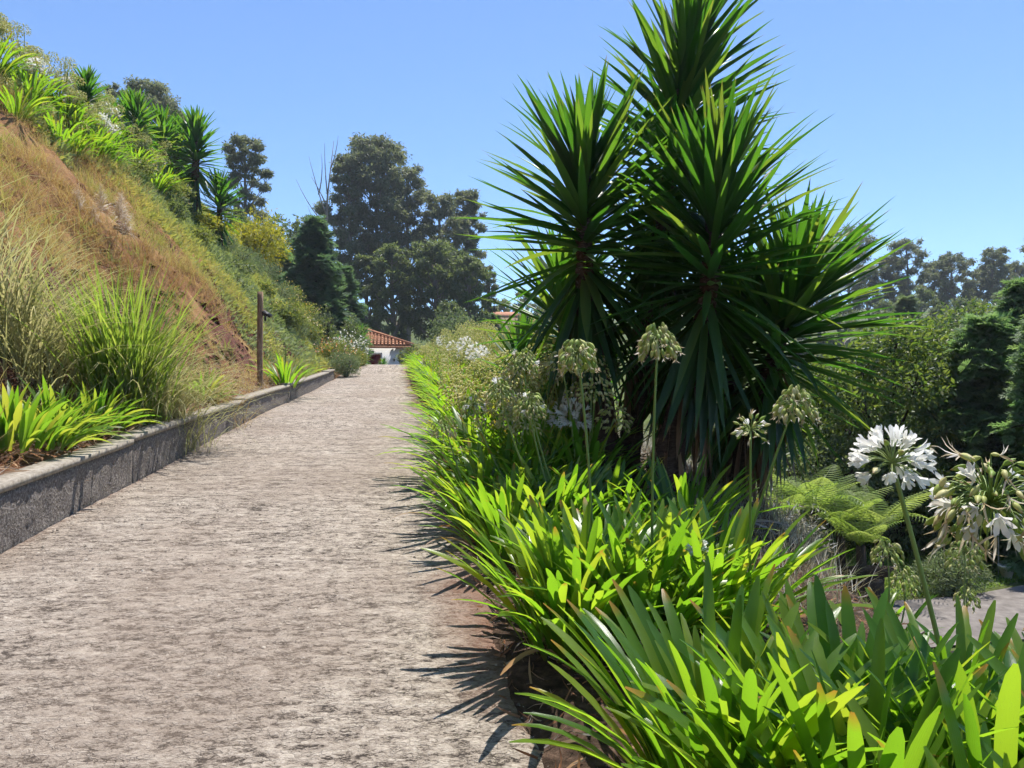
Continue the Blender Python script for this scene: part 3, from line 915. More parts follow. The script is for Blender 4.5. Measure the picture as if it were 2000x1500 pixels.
protos = [clump_far(54, 2, stalk_h=(.75, 1.1)), clump_far(54, 3, stalk_h=(.8, 1.3)), clump_far(50, 4, 1, stalk_h=(.7, 1.3)), clump_far(56, 3, 1, stalk_h=(.7, 1.2)), clump_far(54, 1, stalk_h=(.7, .9))]
protos_hi = [clump_far(46, 5, stalk_h=(.85, 1.5)), clump_far(46, 6, 1, stalk_h=(.85, 1.45)), clump_far(40, 7, 2)]
used = set()
def put(proto, x, y, label, group=None, s=1.0, rz=None, dz=0.0):
    o = proto if id(proto) not in used else copy_tree(proto)
    used.add(id(proto))
    o.location = (x, y, float(H(x, y)) + dz)
    s = s * rng.uniform(.92, 1.08)
    o.scale = (s, s, s)
    o.rotation_euler = (0, 0, rng.uniform(0, 6.28) if rz is None else rz)
    relabel(o, label, group)
    return o
bed_group = "agapanthus clumps in the bed along the right edge of the driveway"
yv = 6.6
while yv < 38:
    step = np.interp(yv, [6, 20, 36], [.42, .55, .8])
    w = float(np.interp(yv, [6, 9, 12, 20, 38], [1.0, 1.2, 1.8, 2.3, 2.6]))
    nrow = 3 if yv < 11 else 4
    for r in range(nrow):
        off = .30 + float(np.interp(yv, [8, 16, 28, 38], [0, .3, .5, .9])) + (w - .2) * r / (nrow - 1) + rng.normal(0, .07)
        y_ = yv + rng.normal(0, .12)
        x_ = float(Rx(y_)) + off
        if r == 0: pr = protos[4] if rng.random() < .65 else protos[0]
        elif r == 1: pr = protos[int(rng.integers(0, 4))]
        else: pr = protos_hi[int(rng.integers(0, 2))] if yv > 8.5 else protos[int(rng.integers(0, 4))]
        stretch = "just beyond the yuccas" if yv < 10 else "opposite the wooden post" if yv < 18 else "opposite the far end of the wall" if yv < 27 else "at the crest before the cottage"
        rown = ("in the front row along the driveway", "in the second row", "in the third row", "in the back row")[r]
        put(pr, x_, y_, "agapanthus clump " + rown + ", " + stretch, bed_group, np.interp(yv, [6, 9, 30], [.92, .95, 1.05]) * rng.uniform(.85, 1.12))
    yv += step

# agapanthus crowning the bank at the upper left, and leaf clumps on its brow
top_group = "flowering agapanthus along the top of the bank"
for i in range(34):
    px = rng.uniform(-40, 330); yv = 17.5 + (px / 330) * 8 + rng.normal(0, .7)
    # sit them on the brow: walk up the slope to a chosen distance from the drive
    d = rng.uniform(5.6, 7.4)
    x_ = float(Lx(yv)) - d
    put(protos_hi[2 if i % 2 else (i // 2) % 2], x_, yv, "agapanthus with cream flower heads on top of the bank, " + ("near the left edge" if yv < 20 else "left of the hilltop yucca" if yv < 22 else "below the hilltop yucca" if yv < 24 else "among the bank yuccas"), top_group, 1.0)
for px, py, Yv, s, lb in ((40, 150, 16.0, .95, "big leafy clump on the brow of the bank at the left edge of the picture"),
                          (120, 215, 17.5, 1.05, "big dark leafy clump on the brow below the white hilltop flowers"),
                          (150, 245, 18.2, .9, "leafy clump at the lower right end of the brow, above the dry grass")):
    P0 = None
    for d in np.arange(2.5, 8, .1):      # where the line of sight meets the slope
        x_ = float(Lx(Yv)) - d
        if (x_ / Yv * 1500 + 1000) < px: break
    put(protos[4], x_, Yv, lb, None, s)

# single clumps along the foot of the bank
GG = [(.05, .12, .015), (.09, .18, .02), (.15, .23, .03)]
GT = [(.2, .44, .02), (.3, .52, .03), (.52, .55, .05)]
ging_own = leafmat("ginger_leaf", GG, GT, .48, .4, .4, True, tip=((.5, .3, .05), .85, .8), rib=.1)
ging_meshes = []
for i in range(10):
    a0 = R_(6 + 6 * i)
    T = strap(.62, .075, a0 * .5, a0 * .9 + R_(20), .35, rng.uniform(-.1, .1), pointed=True)
    ging_meshes.append(mesh_np("broad_leaf", T[0], T[1], ging_own, T[2], smooth=True))
def broad_clump(px, Yv, n, label, s=1.0, spread=.28, off=None):
    p_ = on_ground(px, Yv)
    e = link("leafy_plant", None, loc=p_, label=label, cat="plant")
    for i in range(n):
        f = math.sqrt((i + .5) / n); az = i * 2.39996 + rng.normal(0, .3)
        o = link("leaf", ging_meshes[int(np.clip(f * 9 + rng.normal(0, 1.6), 0, 9))], e, (spread * f * math.cos(az), spread * f * math.sin(az), rng.uniform(0, .28) * (1 - f)))
        q = s * rng.uniform(.7, 1.15)
        o.rotation_euler = (rng.normal(0, .25), rng.normal(0, .25), az); o.scale = (q, q, q)
    return e
broad_clump(25, 6.6, 190, "broad-leaved plant at the left edge of the picture behind the wall", .78, .5)
broad_clump(105, 7.2, 120, "broad-leaved plant right of the left edge, leaning over the wall with yellow leaves", .72, .36)
broad_clump(190, 7.9, 80, "broad-leaved plant at the foot of the big green grass", .7, .26)
broad_clump(398, 11.6, 60, "small bright leafy clump behind the wall between the big grass and the post", .75, .2)
put(protos[4], *on_ground(558, 16.8)[:2], "dark strap-leaved clump behind the wall just right of the wooden post", None, 1.1)

# ------------------------------------------------------------------ foliage templates for shrubs and trees
def diamond(L, W, fold=.25):
    V = np.array([(0, 0, 0), (-W / 2, fold * W, L * .45), (0, 0, L), (W / 2, fold * W, L * .45)])
    return V, np.array([(0, 1, 2), (0, 2, 3)]), {"t": np.array([0, .5, 1, .5])}
def blade(L, W, bend):
    S = np.array([0, .4, .75, 1.0])
    th = bend * S
    ds = np.diff(S, prepend=0)
    x = np.cumsum(ds * np.sin(th)) * L; z = np.cumsum(ds * np.cos(th)) * L
    w = np.array([.9, 1, .6, .04]) * W / 2
    V = np.array([v for i in range(4) for v in ((x[i], -w[i], z[i]), (x[i], w[i], z[i]))])
    return V, np.array([(2 * i, 2 * i + 1, 2 * i + 3, 2 * i + 2) for i in range(3)]), {"t": np.repeat(S, 2)}
def spray(L, k=7):
    """flat conifer spray: side shoots along a drooping axis"""
    parts = [(np.array([(-.012 * L, 0, 0), (.012 * L, 0, 0), (0, 0, L)]), np.array([(0, 1, 2)]), {"t": np.array([0, 0, 1.])})]
    for i in range(k):
        z0 = L * (.1 + .8 * i / k); ln = L * .42 * (1 - .75 * i / k) + .08 * L
        for sg in (-1, 1):
            a = .85
            tip = np.array([sg * math.sin(a) * ln, .10 * ln * (1 if i % 2 else -1), z0 + math.cos(a) * ln])
            parts.append((np.array([(0, 0, z0), (sg * .3 * ln, 0.02 * ln, z0 + .45 * ln), tip, (sg * .42 * ln, -.02 * ln, z0 + .18 * ln)]), np.array([(0, 1, 2), (0, 2, 3)]), {"t": np.array([0, .5, 1, .5])}))
    return merge(parts)

euc_m = leafmat("eucalyptus_leaf", [(.06, .085, .055), (.10, .125, .075), (.15, .165, .10), (.21, .19, .13)], [(.2, .26, .1), (.34, .36, .16)], .4, .5, .3)
broad_m = leafmat("glossy_broad_leaf", [(.03, .065, .016), (.05, .095, .022), (.08, .13, .028), (.20, .19, .05)], [(.16, .30, .03), (.34, .42, .06)], .36, .45, .35)
cyp_m = leafmat("cypress_spray", [(.03, .065, .04), (.05, .10, .055), (.085, .14, .065)], [(.12, .24, .08), (.22, .36, .12)], .35, .6, .2)
cyp2_m = leafmat("feathery_conifer_spray", [(.055, .11, .045), (.085, .15, .06), (.13, .20, .075)], [(.2, .38, .1), (.34, .5, .14)], .4, .55, .25)
grey_m = leafmat("grey_green_leaf", [(.09, .12, .06), (.15, .18, .09), (.22, .25, .13)], [(.2, .3, .1), (.3, .38, .14)], .3, .65, .2)
olive_m = leafmat("olive_shrub_leaf", [(.05, .08, .02), (.10, .13, .03), (.18, .18, .05)], [(.25, .34, .05), (.42, .44, .08)], .38, .55, .2)
yel_m = leafmat("golden_leaf", [(.10, .14, .015), (.28, .26, .02), (.42, .34, .03)], [(.4, .45, .03), (.68, .58, .04)], .42, .45, .3)
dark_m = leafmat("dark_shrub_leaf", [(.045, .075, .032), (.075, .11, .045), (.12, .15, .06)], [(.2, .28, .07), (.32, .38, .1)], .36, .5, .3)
fl_yel = leafmat("yellow_flower", [(.70, .42, .02), (.78, .55, .04)], [(.7, .45, .03)], .3, .6, .1)
fl_or = leafmat("orange_flower", [(.62, .20, .02), (.7, .34, .03)], [(.6, .25, .03)], .3, .6, .1)
fl_wh = leafmat("cream_flower", [(.66, .64, .52), (.8, .78, .7)], [(.7, .68, .5)], .35, .6, .1)
bark2 = noisemat("grey_bark", [(.09, .075, .06), (.2, .17, .14), (.36, .32, .27)], 5, 7, .9, .6, .03, (2, 2, .4))
bark3 = noisemat("dark_bark", [(.025, .018, .013), (.06, .045, .032)], 8, 6, .95, .6, .03, (2, 2, .6))
LEAF = diamond(1.0, .42)
NARROW = diamond(1.0, .22)
NARROWISH = diamond(1.0, .34)

def blob_leaves(T, c, rad, n, size, shell=.28, droop=0.0, out=.6, lump=.22, zcut=-1.0):
    """leaves spread through an uneven ellipsoid, denser near its skin"""
    d = rand_dirs(n, zcut, 1)
    ph = rng.uniform(0, 6.28, 6)
    l = 1 + lump * (np.sin(3 * np.arctan2(d[:, 1], d[:, 0]) + ph[0] + 2 * d[:, 2]) * .6 + np.sin(5 * d[:, 2] + ph[1] + 2 * d[:, 0]) * .5 + np.sin(7 * d[:, 0] + ph[2] + 4 * d[:, 1]) * .4)
    r = (1 - shell * rng.random(n) ** .7 * 1.6).clip(.15) * l
    P = np.asarray(c) + d * np.asarray(rad) * r[:, None]
    dr = norm(d * out + rand_dirs(n) * .8 + np.array([0, 0, -droop]))
    s = size * rng.uniform(.65, 1.3, n)
    return inst(T, frames(dr, rng.uniform(0, 6.28, n)) * s[:, None, None], P)

def shrub(name, label, loc, rad, n, size, mat, cat="shrub", T=LEAF, flowers=None, lobes=5, group=None, droop=0.0, fl_size=.05, stems=True, low=.15):
    """loc on the ground; rad = half width, half depth, height"""
    e = link(name, None, loc=loc, label=label, cat=cat, group=group)
    parts, fl = [], []
    for i in range(lobes):
        a = i * 2.4 + rng.uniform(0, 1); f = 0 if i == 0 else rng.uniform(.35, .6)
        q = rng.uniform(.5, .72) if i else .8
        c = (math.cos(a) * f * rad[0], math.sin(a) * f * rad[1], rad[2] * (rng.uniform(.3, .55) if i else .52))
        rr = (rad[0] * q, rad[1] * q, rad[2] * q * .72)
        parts.append(blob_leaves(T, c, rr, n // lobes, size, droop=droop))
        if flowers:
            fl.append(blob_leaves(diamond(1, .9, .1), c, np.array(rr) * 1.05, flowers[1] // lobes, fl_size, .05, zcut=-.2))
    V, F, A = merge(parts)
    V[:, 2] = np.maximum(V[:, 2], .01)
    link("foliage", mesh_np("foliage", V, F, mat, A), e, kind="stuff")
    if stems:
        ts = []
        for i in range(7):
            a = i * .9 + rng.uniform(0, .5)
            tip = np.array([math.cos(a) * rad[0] * .55, math.sin(a) * rad[1] * .55, rad[2] * rng.uniform(.5, .85)])
            ts.append(tube(bez(np.array([tip[0] * .1, tip[1] * .1, -.1]), np.array([tip[0] * .3, tip[1] * .3, tip[2] * .6]), tip, 5), np.linspace(.03, .008, 5) * max(rad[2], .5), 5))
        V, F, A = merge(ts)
        link("stem", mesh_np("stem", V, F, bark3), e)
    if flowers:
        V, F, A = merge(fl)
        link("flowers", mesh_np("flowers", V, F, flowers[0], A), e, kind="stuff")
    return e

def tree(name, label, base, trunk, lobes, n, size, mat, bark, T=LEAF, droop=0.0, cat="tree", group=None, tr=.3, shell=.3, out=.5, lump=.25):
    """trunk: points relative to base; lobes: (centre, radii, share)"""
    e = link(name, None, loc=base, label=label, cat=cat, group=group)
    trunk = np.array(trunk, float)
    t2 = np.linspace(0, 1, 14)
    path = np.stack([np.interp(t2, np.linspace(0, 1, len(trunk)), trunk[:, i]) for i in range(3)], 1)
    path[0, 2] -= .4
    ts = [tube(path, np.linspace(tr, tr * .25, 14), 9)]
    for c, r, sh in lobes:
        c = np.array(c, float)
        zb = np.clip(c[2] - np.linalg.norm(c[:2] - 0) * .8 - r[2] * .4, path[2, 2], path[-2, 2])
        k = int(np.argmin(np.abs(path[:, 2] - zb)))
        k = min(k, 12)
        rr = tr * (1 - .75 * k / 13)
        ts.append(tube(bez(path[k], path[k] * .4 + c * .6 - [0, 0, r[2] * .5], c + [0, 0, r[2] * .3], 7), np.linspace(rr * .55, rr * .1, 7), 6))
        for q in range(3):
            dd = rand_dirs(1, -.1, .9)[0]
            ts.append(tube(bez(c * .8 + path[k] * .2, c, c + dd * np.array(r) * .85, 4), np.linspace(rr * .25, rr * .06, 4), 4))
    V, F, A = merge(ts)
    link("trunk", mesh_np("trunk", V, F, bark, smooth=True), e)
    tot = sum(l[2] for l in lobes)
    parts = [blob_leaves(T, c, r, max(20, int(n * sh / tot)), size, shell, droop, out, lump) for c, r, sh in lobes]
    V, F, A = merge(parts)
    link("crown", mesh_np("crown", V, F, mat, A), e, kind="stuff")
    return e

def euc(label, px, top, Yv, wpx, low, n=9000, size=.55, nl=26, group=None, lean=0.0, tr=.35, mat=None, name="eucalyptus_tree", taper=.6):
    """eucalyptus: top/low are the picture rows of crown top and lowest foliage"""
    x = (px - 1000) / 1500 * Yv
    z0 = float(H(x, Yv)); k = Yv / 1500
    zt, zl_ = EYE + (750 - top) * k - z0, EYE + (750 - low) * k - z0
    w = wpx * k / 2
    lobes = []
    nl = int(nl * 1.9)
    for i in range(nl):
        f = (i + .5) / nl
        zc = zl_ + (zt - zl_) * (f ** .85)
        prof = math.sin(math.pi * min(.97, .12 + .80 * f)) ** taper * (1.08 if i % 3 else .8)
        a = i * 2.39996; r = w * prof * rng.uniform(.35, .85) * (0.35 if i == nl - 1 else 1)
        q = w * rng.uniform(.14, .31)
        lobes.append(((r * math.cos(a) + lean * f, r * math.sin(a), min(zc, zt - q * .6)), (q, q, q * rng.uniform(.55, .8)), q * q))
    return tree(name, label, (x, Yv, z0), [(0, 0, 0), (lean * .2 + .2, 0, zt * .3), (lean * .5, .2, zt * .6), (lean * .9, 0, zt * .93)],
                lobes, int(n * 1.9), size * .55, mat or euc_m, bark2, NARROWISH, .55, tr=tr, shell=.42, lump=.3, group=group)

# tall trees behind the cottage
euc("tallest eucalyptus behind the cottage, its domed crown the highest of the central wood", 735, 268, 74, 165, 520, 16000, .62, 44)
euc("eucalyptus on the left flank of the central wood beside the bare dead tree", 682, 300, 72, 120, 560, 11000, .6, 26)
euc("eucalyptus on the right shoulder of the tallest one", 795, 325, 76, 130, 560, 11000, .6, 26)
euc("eucalyptus in the middle of the right half of the central wood", 858, 380, 74, 130, 580, 11000, .6, 26)
euc("eucalyptus at the right end of the central wood, with a separate top tuft", 912, 372, 76, 85, 560, 8000, .58, 26, taper=.45)
euc("slender eucalyptus drooping at the far right edge of the central wood", 955, 520, 72, 45, 640, 2600, .5, 12)
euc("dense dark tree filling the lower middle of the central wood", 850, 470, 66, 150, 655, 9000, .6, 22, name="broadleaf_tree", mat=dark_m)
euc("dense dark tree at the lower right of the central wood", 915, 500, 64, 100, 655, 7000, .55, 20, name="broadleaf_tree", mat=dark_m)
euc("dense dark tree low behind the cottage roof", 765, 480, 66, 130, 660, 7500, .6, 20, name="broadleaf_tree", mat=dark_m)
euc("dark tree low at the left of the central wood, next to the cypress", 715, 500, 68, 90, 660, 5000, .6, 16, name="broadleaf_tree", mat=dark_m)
euc("small loose tree behind the right end of the cottage", 880, 590, 60, 90, 690, 3500, .45, 12, name="broadleaf_tree", mat=dark_m)
# eucalypts over the bank
euc("eucalyptus showing over the top of the bank between the hill yuccas", 285, 158, 58, 150, 380, 9500, .5, 24, tr=.3)
euc("lower eucalyptus showing behind the largest bank yucca, right of it", 478, 268, 60, 105, 500, 8500, .5, 28, tr=.3)
euc("eucalyptus tip just showing behind the bank, left of the taller one", 225, 165, 60, 60, 300, 2600, .5, 10, tr=.3)
euc("eucalyptus crown behind the bank between its two neighbours", 345, 215, 60, 80, 350, 3600, .5, 14, tr=.3)
# far row on the right
fr = [(1655, 440, 95, 120), (1745, 500, 98, 70), (1783, 466, 96, 85), (1822, 510, 100, 70), (1870, 492, 97, 90), (1908, 520, 100, 70), (1945, 484, 96, 80), (1985, 510, 98, 80), (2030, 500, 97, 90), (1700, 520, 100, 80), (1600, 500, 100, 90)]
names_ = ["tall far eucalyptus just right of the rightmost yucca crown", "short far eucalyptus left of the tallest tip in the right-hand row", "far eucalyptus with the tallest tip in the right-hand row",
          "short far eucalyptus right of the tallest tip in the row", "broad far eucalyptus in the middle of the right-hand row", "low far eucalyptus in the dip of the right-hand row",
          "far eucalyptus with a rounded tuft near the right edge", "far eucalyptus at the right edge of the picture", "far eucalyptus cut by the right edge of the picture",
          "low far eucalyptus behind the yucca leaf tips at right", "far eucalyptus glimpsed through the rightmost yucca crown"]
for (px, top, Yv, wp), lb in zip(fr, names_):
    euc(lb, px, top, Yv, wp, 600, 4200, .62, 18, tr=.28, taper=.4, lean=rng.uniform(-1, 1))
for i, (px, top, Yv, wp) in enumerate([(1640, 590, 80, 110), (1730, 585, 82, 120), (1800, 560, 84, 110), (1880, 580, 82, 120), (1960, 570, 84, 120), (1560, 600, 80, 120)]):
    euc(["dark rounded tree below the far row, behind the yucca leaf tips", "dark rounded tree below the far row, left of the pale conifer", "dark tree below the tallest tip of the far row",
         "dark rounded tree below the middle of the far row", "dark rounded tree below the far row near the right edge", "dark far tree glimpsed between the yucca leaves"][i], px, top, Yv, wp, 760, 4200, .6, 14, name="broadleaf_tree", mat=dark_m)
# thin bushes on the skyline between wood and yuccas
for i, (px, top, wp) in enumerate([(985, 585, 60), (1030, 570, 70), (960, 600, 40), (1075, 575, 70), (1130, 585, 80)]):
    euc(["pale skyline bush right of the central wood", "pale skyline bush touching the left yucca tips", "small skyline bush at the foot of the central wood",
         "skyline bush behind the left yucca skirt", "skyline bush glimpsed behind the left yucca trunk"][i], px, top, 120, wp, 640, 2200, .7, 10, name="skyline_bush", mat=olive_m)

# bare dead tree
p0 = on_ground(640, 62)
dt = link("dead_tree", None, loc=p0, label="bare leafless dead tree standing left of the tallest eucalyptus", cat="tree")
k = 62 / 1500
def rel(px, py): return at(px, py, 62) - p0
V, F, A = tube([(0, 0, -.4), rel(640, 500), rel(637, 430), rel(640, 380), rel(652, 275)], [.24, .17, .12, .07, .015], 8)
link("trunk", mesh_np("trunk", V, F, bark2, smooth=True), dt)
for a, b2, c in (((637, 420), (622, 380), (603, 305)), ((622, 380), (632, 345), (628, 300)), ((640, 385), (634, 335), (634, 280)), ((645, 330), (655, 310), (661, 265)),
                 ((637, 400), (625, 372), (608, 345)), ((640, 440), (610, 420), (578, 350)), ((636, 470), (618, 450), (600, 400))):
    V, F, A = tube(bez(rel(*a), rel(*b2), rel(*c), 7), np.linspace(.06, .010, 7), 5)
    link("branch", mesh_np("branch", V, F, bark2), dt)

# ------------------------------------------------------------------ conifers
def conifer(label, base, h, r, nb, mat, sp_len, name="cypress_tree", per=16, lift=.35, group=None, low=.03):
    e = link(name, None, loc=base, label=label, cat="tree", group=group)
    V, F, A = tube([(0, 0, -.4), (0, 0, h * .5), (0, 0, h * .97)], [h * .03, h * .02, .01], 8)
    link("trunk", mesh_np("trunk", V, F, bark3), e)
    T = spray(1.0)
    P, Dv, bt = [], [], []
    for i in range(nb):
        f = low + (1 - low) * (i + .5) / nb
        a = i * 2.39996 + rng.normal(0, .3)
        prof = (1 - f) ** .62 * (.72 + .28 * math.sin(f * 23 + a * 2)) * (min(1, .55 + f * 2.2))
        ln = r * prof * rng.uniform(.7, 1.15) + .12 * r * (1 - f)
        o_ = np.array([math.cos(a), math.sin(a), 0])
        st = np.array([0, 0, f * h]); mid_ = st + o_ * ln * .55 + [0, 0, ln * lift * .35]; en = st + o_ * ln + np.array([0, 0, ln * (lift * .45 - .18)])
        pts = bez(st, mid_, en, per + 3)[3:]
        tg = np.gradient(pts, axis=0)
        for q in range(len(pts)):
            w = q / len(pts)
            for sd_ in (-1, 1, 0):
                if rng.random() < .18: continue
                side = np.cross(tg[q], [0, 0, 1]); side = side / (np.linalg.norm(side) + 1e-6)
                dv = norm(tg[q]) * (.55 + .4 * w) + side * sd_ * rng.uniform(.4, .9) + np.array([0, 0, rng.normal(.02, .28)])
                P.append(pts[q] + rng.normal(0, .03 * r, 3)); Dv.append(dv)
        if i % 4 == 0: bt.append(tube(bez(st, mid_, en, 5), np.linspace(.03, .006, 5) * h * .2, 4))
    P, Dv = np.array(P), norm(np.array(Dv))
    s = sp_len * rng.uniform(.6, 1.25, len(P))
    V, F, A = inst(T, frames(Dv, rng.normal(0, .5, len(P))) * s[:, None, None], P)
    link("crown", mesh_np("crown", V, F, mat, A), e, kind="stuff")
    V, F, A = merge(bt)
    link("limbs", mesh_np("limbs", V, F, bark3), e, kind="stuff")
    return e
conifer("dark green cypress right of the golden shrub, nearest of the two", on_ground(615, 42), 8.3, 2.6, 190, cyp_m, .62, per=12)
conifer("darker shorter cypress overlapping the right side of the tall one", on_ground(668, 44), 6.2, 1.9, 120, cyp_m, .55, per=11)
conifer("pale soft conifer behind the golden shrub on the bank", on_ground(548, 46), 7.6, 2.3, 110, cyp2_m, .6, per=10)
conifer("feathery conifer on the right behind the white flower head", on_ground(1925, 16.5), 5.0, 1.9, 170, cyp2_m, .42, name="conifer_tree", per=14)
conifer("dark feathery conifer at the right edge of the picture", on_ground(2050, 15.0), 5.0, 1.5, 130, cyp2_m, .40, name="conifer_tree", per=12)
conifer("feathery conifer behind and between the two at right", on_ground(2000, 19.5), 6.0, 2.0, 110, cyp2_m, .45, name="conifer_tree", per=12)
conifer("pale slim conifer far below the tallest tip of the far row", on_ground(1770, 48), 6.8, 1.6, 70, grey_m, .6, name="conifer_tree", per=9)

# broadleaf trees of the lower garden
def broadleaf(label, px, Yv, top, wpx, n, size, mat=broad_m, name="broadleaf_tree", low=-.1, nl=22):
    x = (px - 1000) / 1500 * Yv; z0 = float(H(x, Yv)); k = Yv / 1500
    zt = EYE + (750 - top) * k - z0; w = wpx * k / 2
    lobes = []
    for i in range(nl):
        f = (i + .5) / nl; a = i * 2.39996
        zc = zt * (.16 + .72 * f)
        r = w * math.sin(math.pi * min(.95, .25 + .66 * f)) * rng.uniform(.45, .8)
        q = w * rng.uniform(.30, .42)
        lobes.append(((r * math.cos(a), r * math.sin(a), zc), (q, q, q * .8), q * q))
    return tree(name, label, (x, Yv, z0), [(0, 0, 0), (.1, 0, zt * .3), (-.05, .1, zt * .55), (0, 0, zt * .85)], lobes, n, size, mat, bark3, LEAF, .25, tr=.14, shell=.3, lump=.2, out=.7)
broadleaf("bushy glossy-leaved tree with yellowish tips in the lower garden, right of the yuccas", 1750, 17.6, 600, 390, 17000, .145)
broadleaf("glossy-leaved tree behind the right yucca, its lower half in shade", 1600, 20, 680, 260, 9000, .15)
broadleaf("glossy-leaved tree rising behind the feathery conifer at right", 1890, 24, 575, 300, 10000, .16)
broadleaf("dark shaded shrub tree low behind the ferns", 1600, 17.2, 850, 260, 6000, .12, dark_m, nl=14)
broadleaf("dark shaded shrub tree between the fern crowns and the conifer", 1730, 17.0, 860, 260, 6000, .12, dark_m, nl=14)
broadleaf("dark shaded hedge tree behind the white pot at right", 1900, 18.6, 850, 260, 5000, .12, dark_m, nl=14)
broadleaf("rounded green tree over the bank between the golden shrub and the eucalyptus", 520, 52, 392, 150, 6000, .3)
broadleaf("rounded green tree over the bank left of the dark cypress", 580, 54, 392, 130, 5000, .3, dark_m)
broadleaf("green tree behind the bank below the lower eucalyptus", 450, 50, 372, 130, 5000, .3, dark_m)
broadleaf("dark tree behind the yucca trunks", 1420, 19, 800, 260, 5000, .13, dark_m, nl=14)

# ------------------------------------------------------------------ dry grass over the bank
DRY = [(.15, .085, .045), (.28, .175, .085), (.40, .28, .125), (.50, .39, .20), (.24, .24, .08)]
dry_m = leafmat("dry_grass_blade", DRY, [(.35, .2, .06), (.55, .4, .14), (.4, .42, .08)], .35, .75, .12)
def slope_points(n, y0, y1, d0, d1, pw=1.0):
    y = y0 + (y1 - y0) * rng.random(n); d = d0 + (d1 - d0) * rng.random(n) ** pw
    x = Lx(y) - d
    return x, y, d, H(x, y)
def tufts(x, y, z, nb, L, W, spread, tilt, mat_rnd=None, bend=(.5, 1.5)):
    parts = []
    n = len(x)
    for q in range(nb):
        T = blade(1.0, W, rng.uniform(*bend))
        az = rng.uniform(0, 6.28, n)
        el = rng.uniform(.0, tilt, n)
        d = np.stack([np.sin(el) * np.cos(az), np.sin(el) * np.sin(az), np.cos(el)], 1)
        xo = np.stack([np.cos(az), np.sin(az), np.zeros(n)], 1)
        xo = norm(xo - d * (xo * d).sum(1, keepdims=True)); yo = np.cross(d, xo)
        s = L * rng.uniform(.45, 1.2, n)
        M = np.stack([xo, yo, d], 2) * s[:, None, None]
        P = np.stack([x + spread * rng.normal(0, 1, n), y + spread * rng.normal(0, 1, n), z - .02], 1)
        r = rng.random(n) if mat_rnd is None else np.clip(mat_rnd + rng.normal(0, .12, n), 0, 1)
        parts.append(inst(T, M, P, r))
    return merge(parts)
x, y, d, z = slope_points(17000, 3.5, 22, .3, 7.0)
keep = (fbm(x * 1.3, y * 1.3, 3) > -.32 + .35 * ((d > 1.1) & (d < 2.4))) & (rng.random(len(x)) < np.where(d < 1.2, .45, np.where((d < 2.3) & (vnoise(y * .5 + 3, d * 1.2) > -.25), .22, 1.0)))
x, y, z, d = x[keep], y[keep], z[keep], d[keep]
hue = np.clip(.40 + .55 * fbm(x * .8 + 9, y * .8, 3) + .12 * rng.normal(0, 1, len(x)), 0, 1)
big = rng.random(len(x)) < .16
Va = tufts(x[~big], y[~big], z[~big], 8, .26, .024, .06, 1.1, hue[~big])
Vb = tufts(x[big], y[big], z[big], 14, .52, .016, .07, .8, np.clip(hue[big] + .15, 0, 1))
V, F, A = merge([Va, Vb])
link("dry_grass", mesh_np("dry_grass", V, F, dry_m, A), kind="stuff", label="golden brown dry grass covering the steep left bank", cat="grass")
x, y, d, z = slope_points(1500, 5, 24, 1.2, 7.0)
keep = fbm(x * .7 + 20, y * .7, 3) > .15
x, y, z = x[keep], y[keep], z[keep]
weed_m = leafmat("green_weed_blade", [(.07, .10, .025), (.14, .17, .04), (.24, .24, .07)], [(.25, .34, .05), (.42, .44, .1)], .38, .6, .15)
V, F, A = tufts(x, y, z, 16, .34, .03, .09, 1.2)
link("green_weeds", mesh_np("green_weeds", V, F, weed_m, A), kind="stuff", label="patches of green weeds in the dry grass of the bank", cat="weeds")
x, y, d, z = slope_points(1500, 4, 22, .5, 4.5, 1.3)
keep = rng.random(len(x)) < np.where((d > 1.1) & (d < 2.5), 1.0, .3)
x, y, z = x[keep], y[keep], z[keep]
clod_m = leafmat("red_earth_clod", [(.07, .03, .02), (.14, .06, .04), (.24, .13, .09)], [(.1, .1, .1)], 0.0, .95, .1)
V, F, A = inst(chip_template(), frames(rand_dirs(len(x), .2, 1), rng.uniform(0, 6, len(x))) * (rng.uniform(.04, .16, len(x)) * rng.choice([1, 1, 1.8], len(x)))[:, None, None], np.stack([x, y, z], 1))
link("earth_clods", mesh_np("earth_clods", V, F, clod_m, A), kind="stuff", label="lumps of red earth crumbling from the cut foot of the bank", cat="earth")
# straw litter behind the wall
x, y, d, z = slope_points(5000, 3.0, 17, .12, 1.4)
n = len(x); dd = rand_dirs(n, -.05, .35)
litter_m = leafmat("straw_litter", [(.16, .07, .04), (.28, .14, .07), (.42, .30, .18)], [(.3, .15, .06)], .2, .8, .1)
V, F, A = inst(blade(1, .05, .8), frames(dd, rng.uniform(0, 6, n)) * rng.uniform(.08, .28, n)[:, None, None], np.stack([x, y, z + .02], 1))
link("straw_litter", mesh_np("straw_litter", V, F, litter_m, A), kind="stuff", label="brown straw and dead leaf litter on the soil behind the wall", cat="litter")
# leaf litter in the flower bed and at its edge
n = 5200
y = rng.uniform(1.4, 9, n); x = Rx(y) + rng.uniform(-.02, 2.4, n); z = H(x, y)
V, F, A = inst(blade(1, .09, 1.0), frames(rand_dirs(n, -.05, .4), rng.uniform(0, 6, n)) * rng.uniform(.03, .13, n)[:, None, None], np.stack([x, y, z + .015], 1))
link("bed_litter", mesh_np("bed_litter", V, F, litter_m, A), kind="stuff", label="dead leaf litter on the soil under the agapanthus", cat="litter")

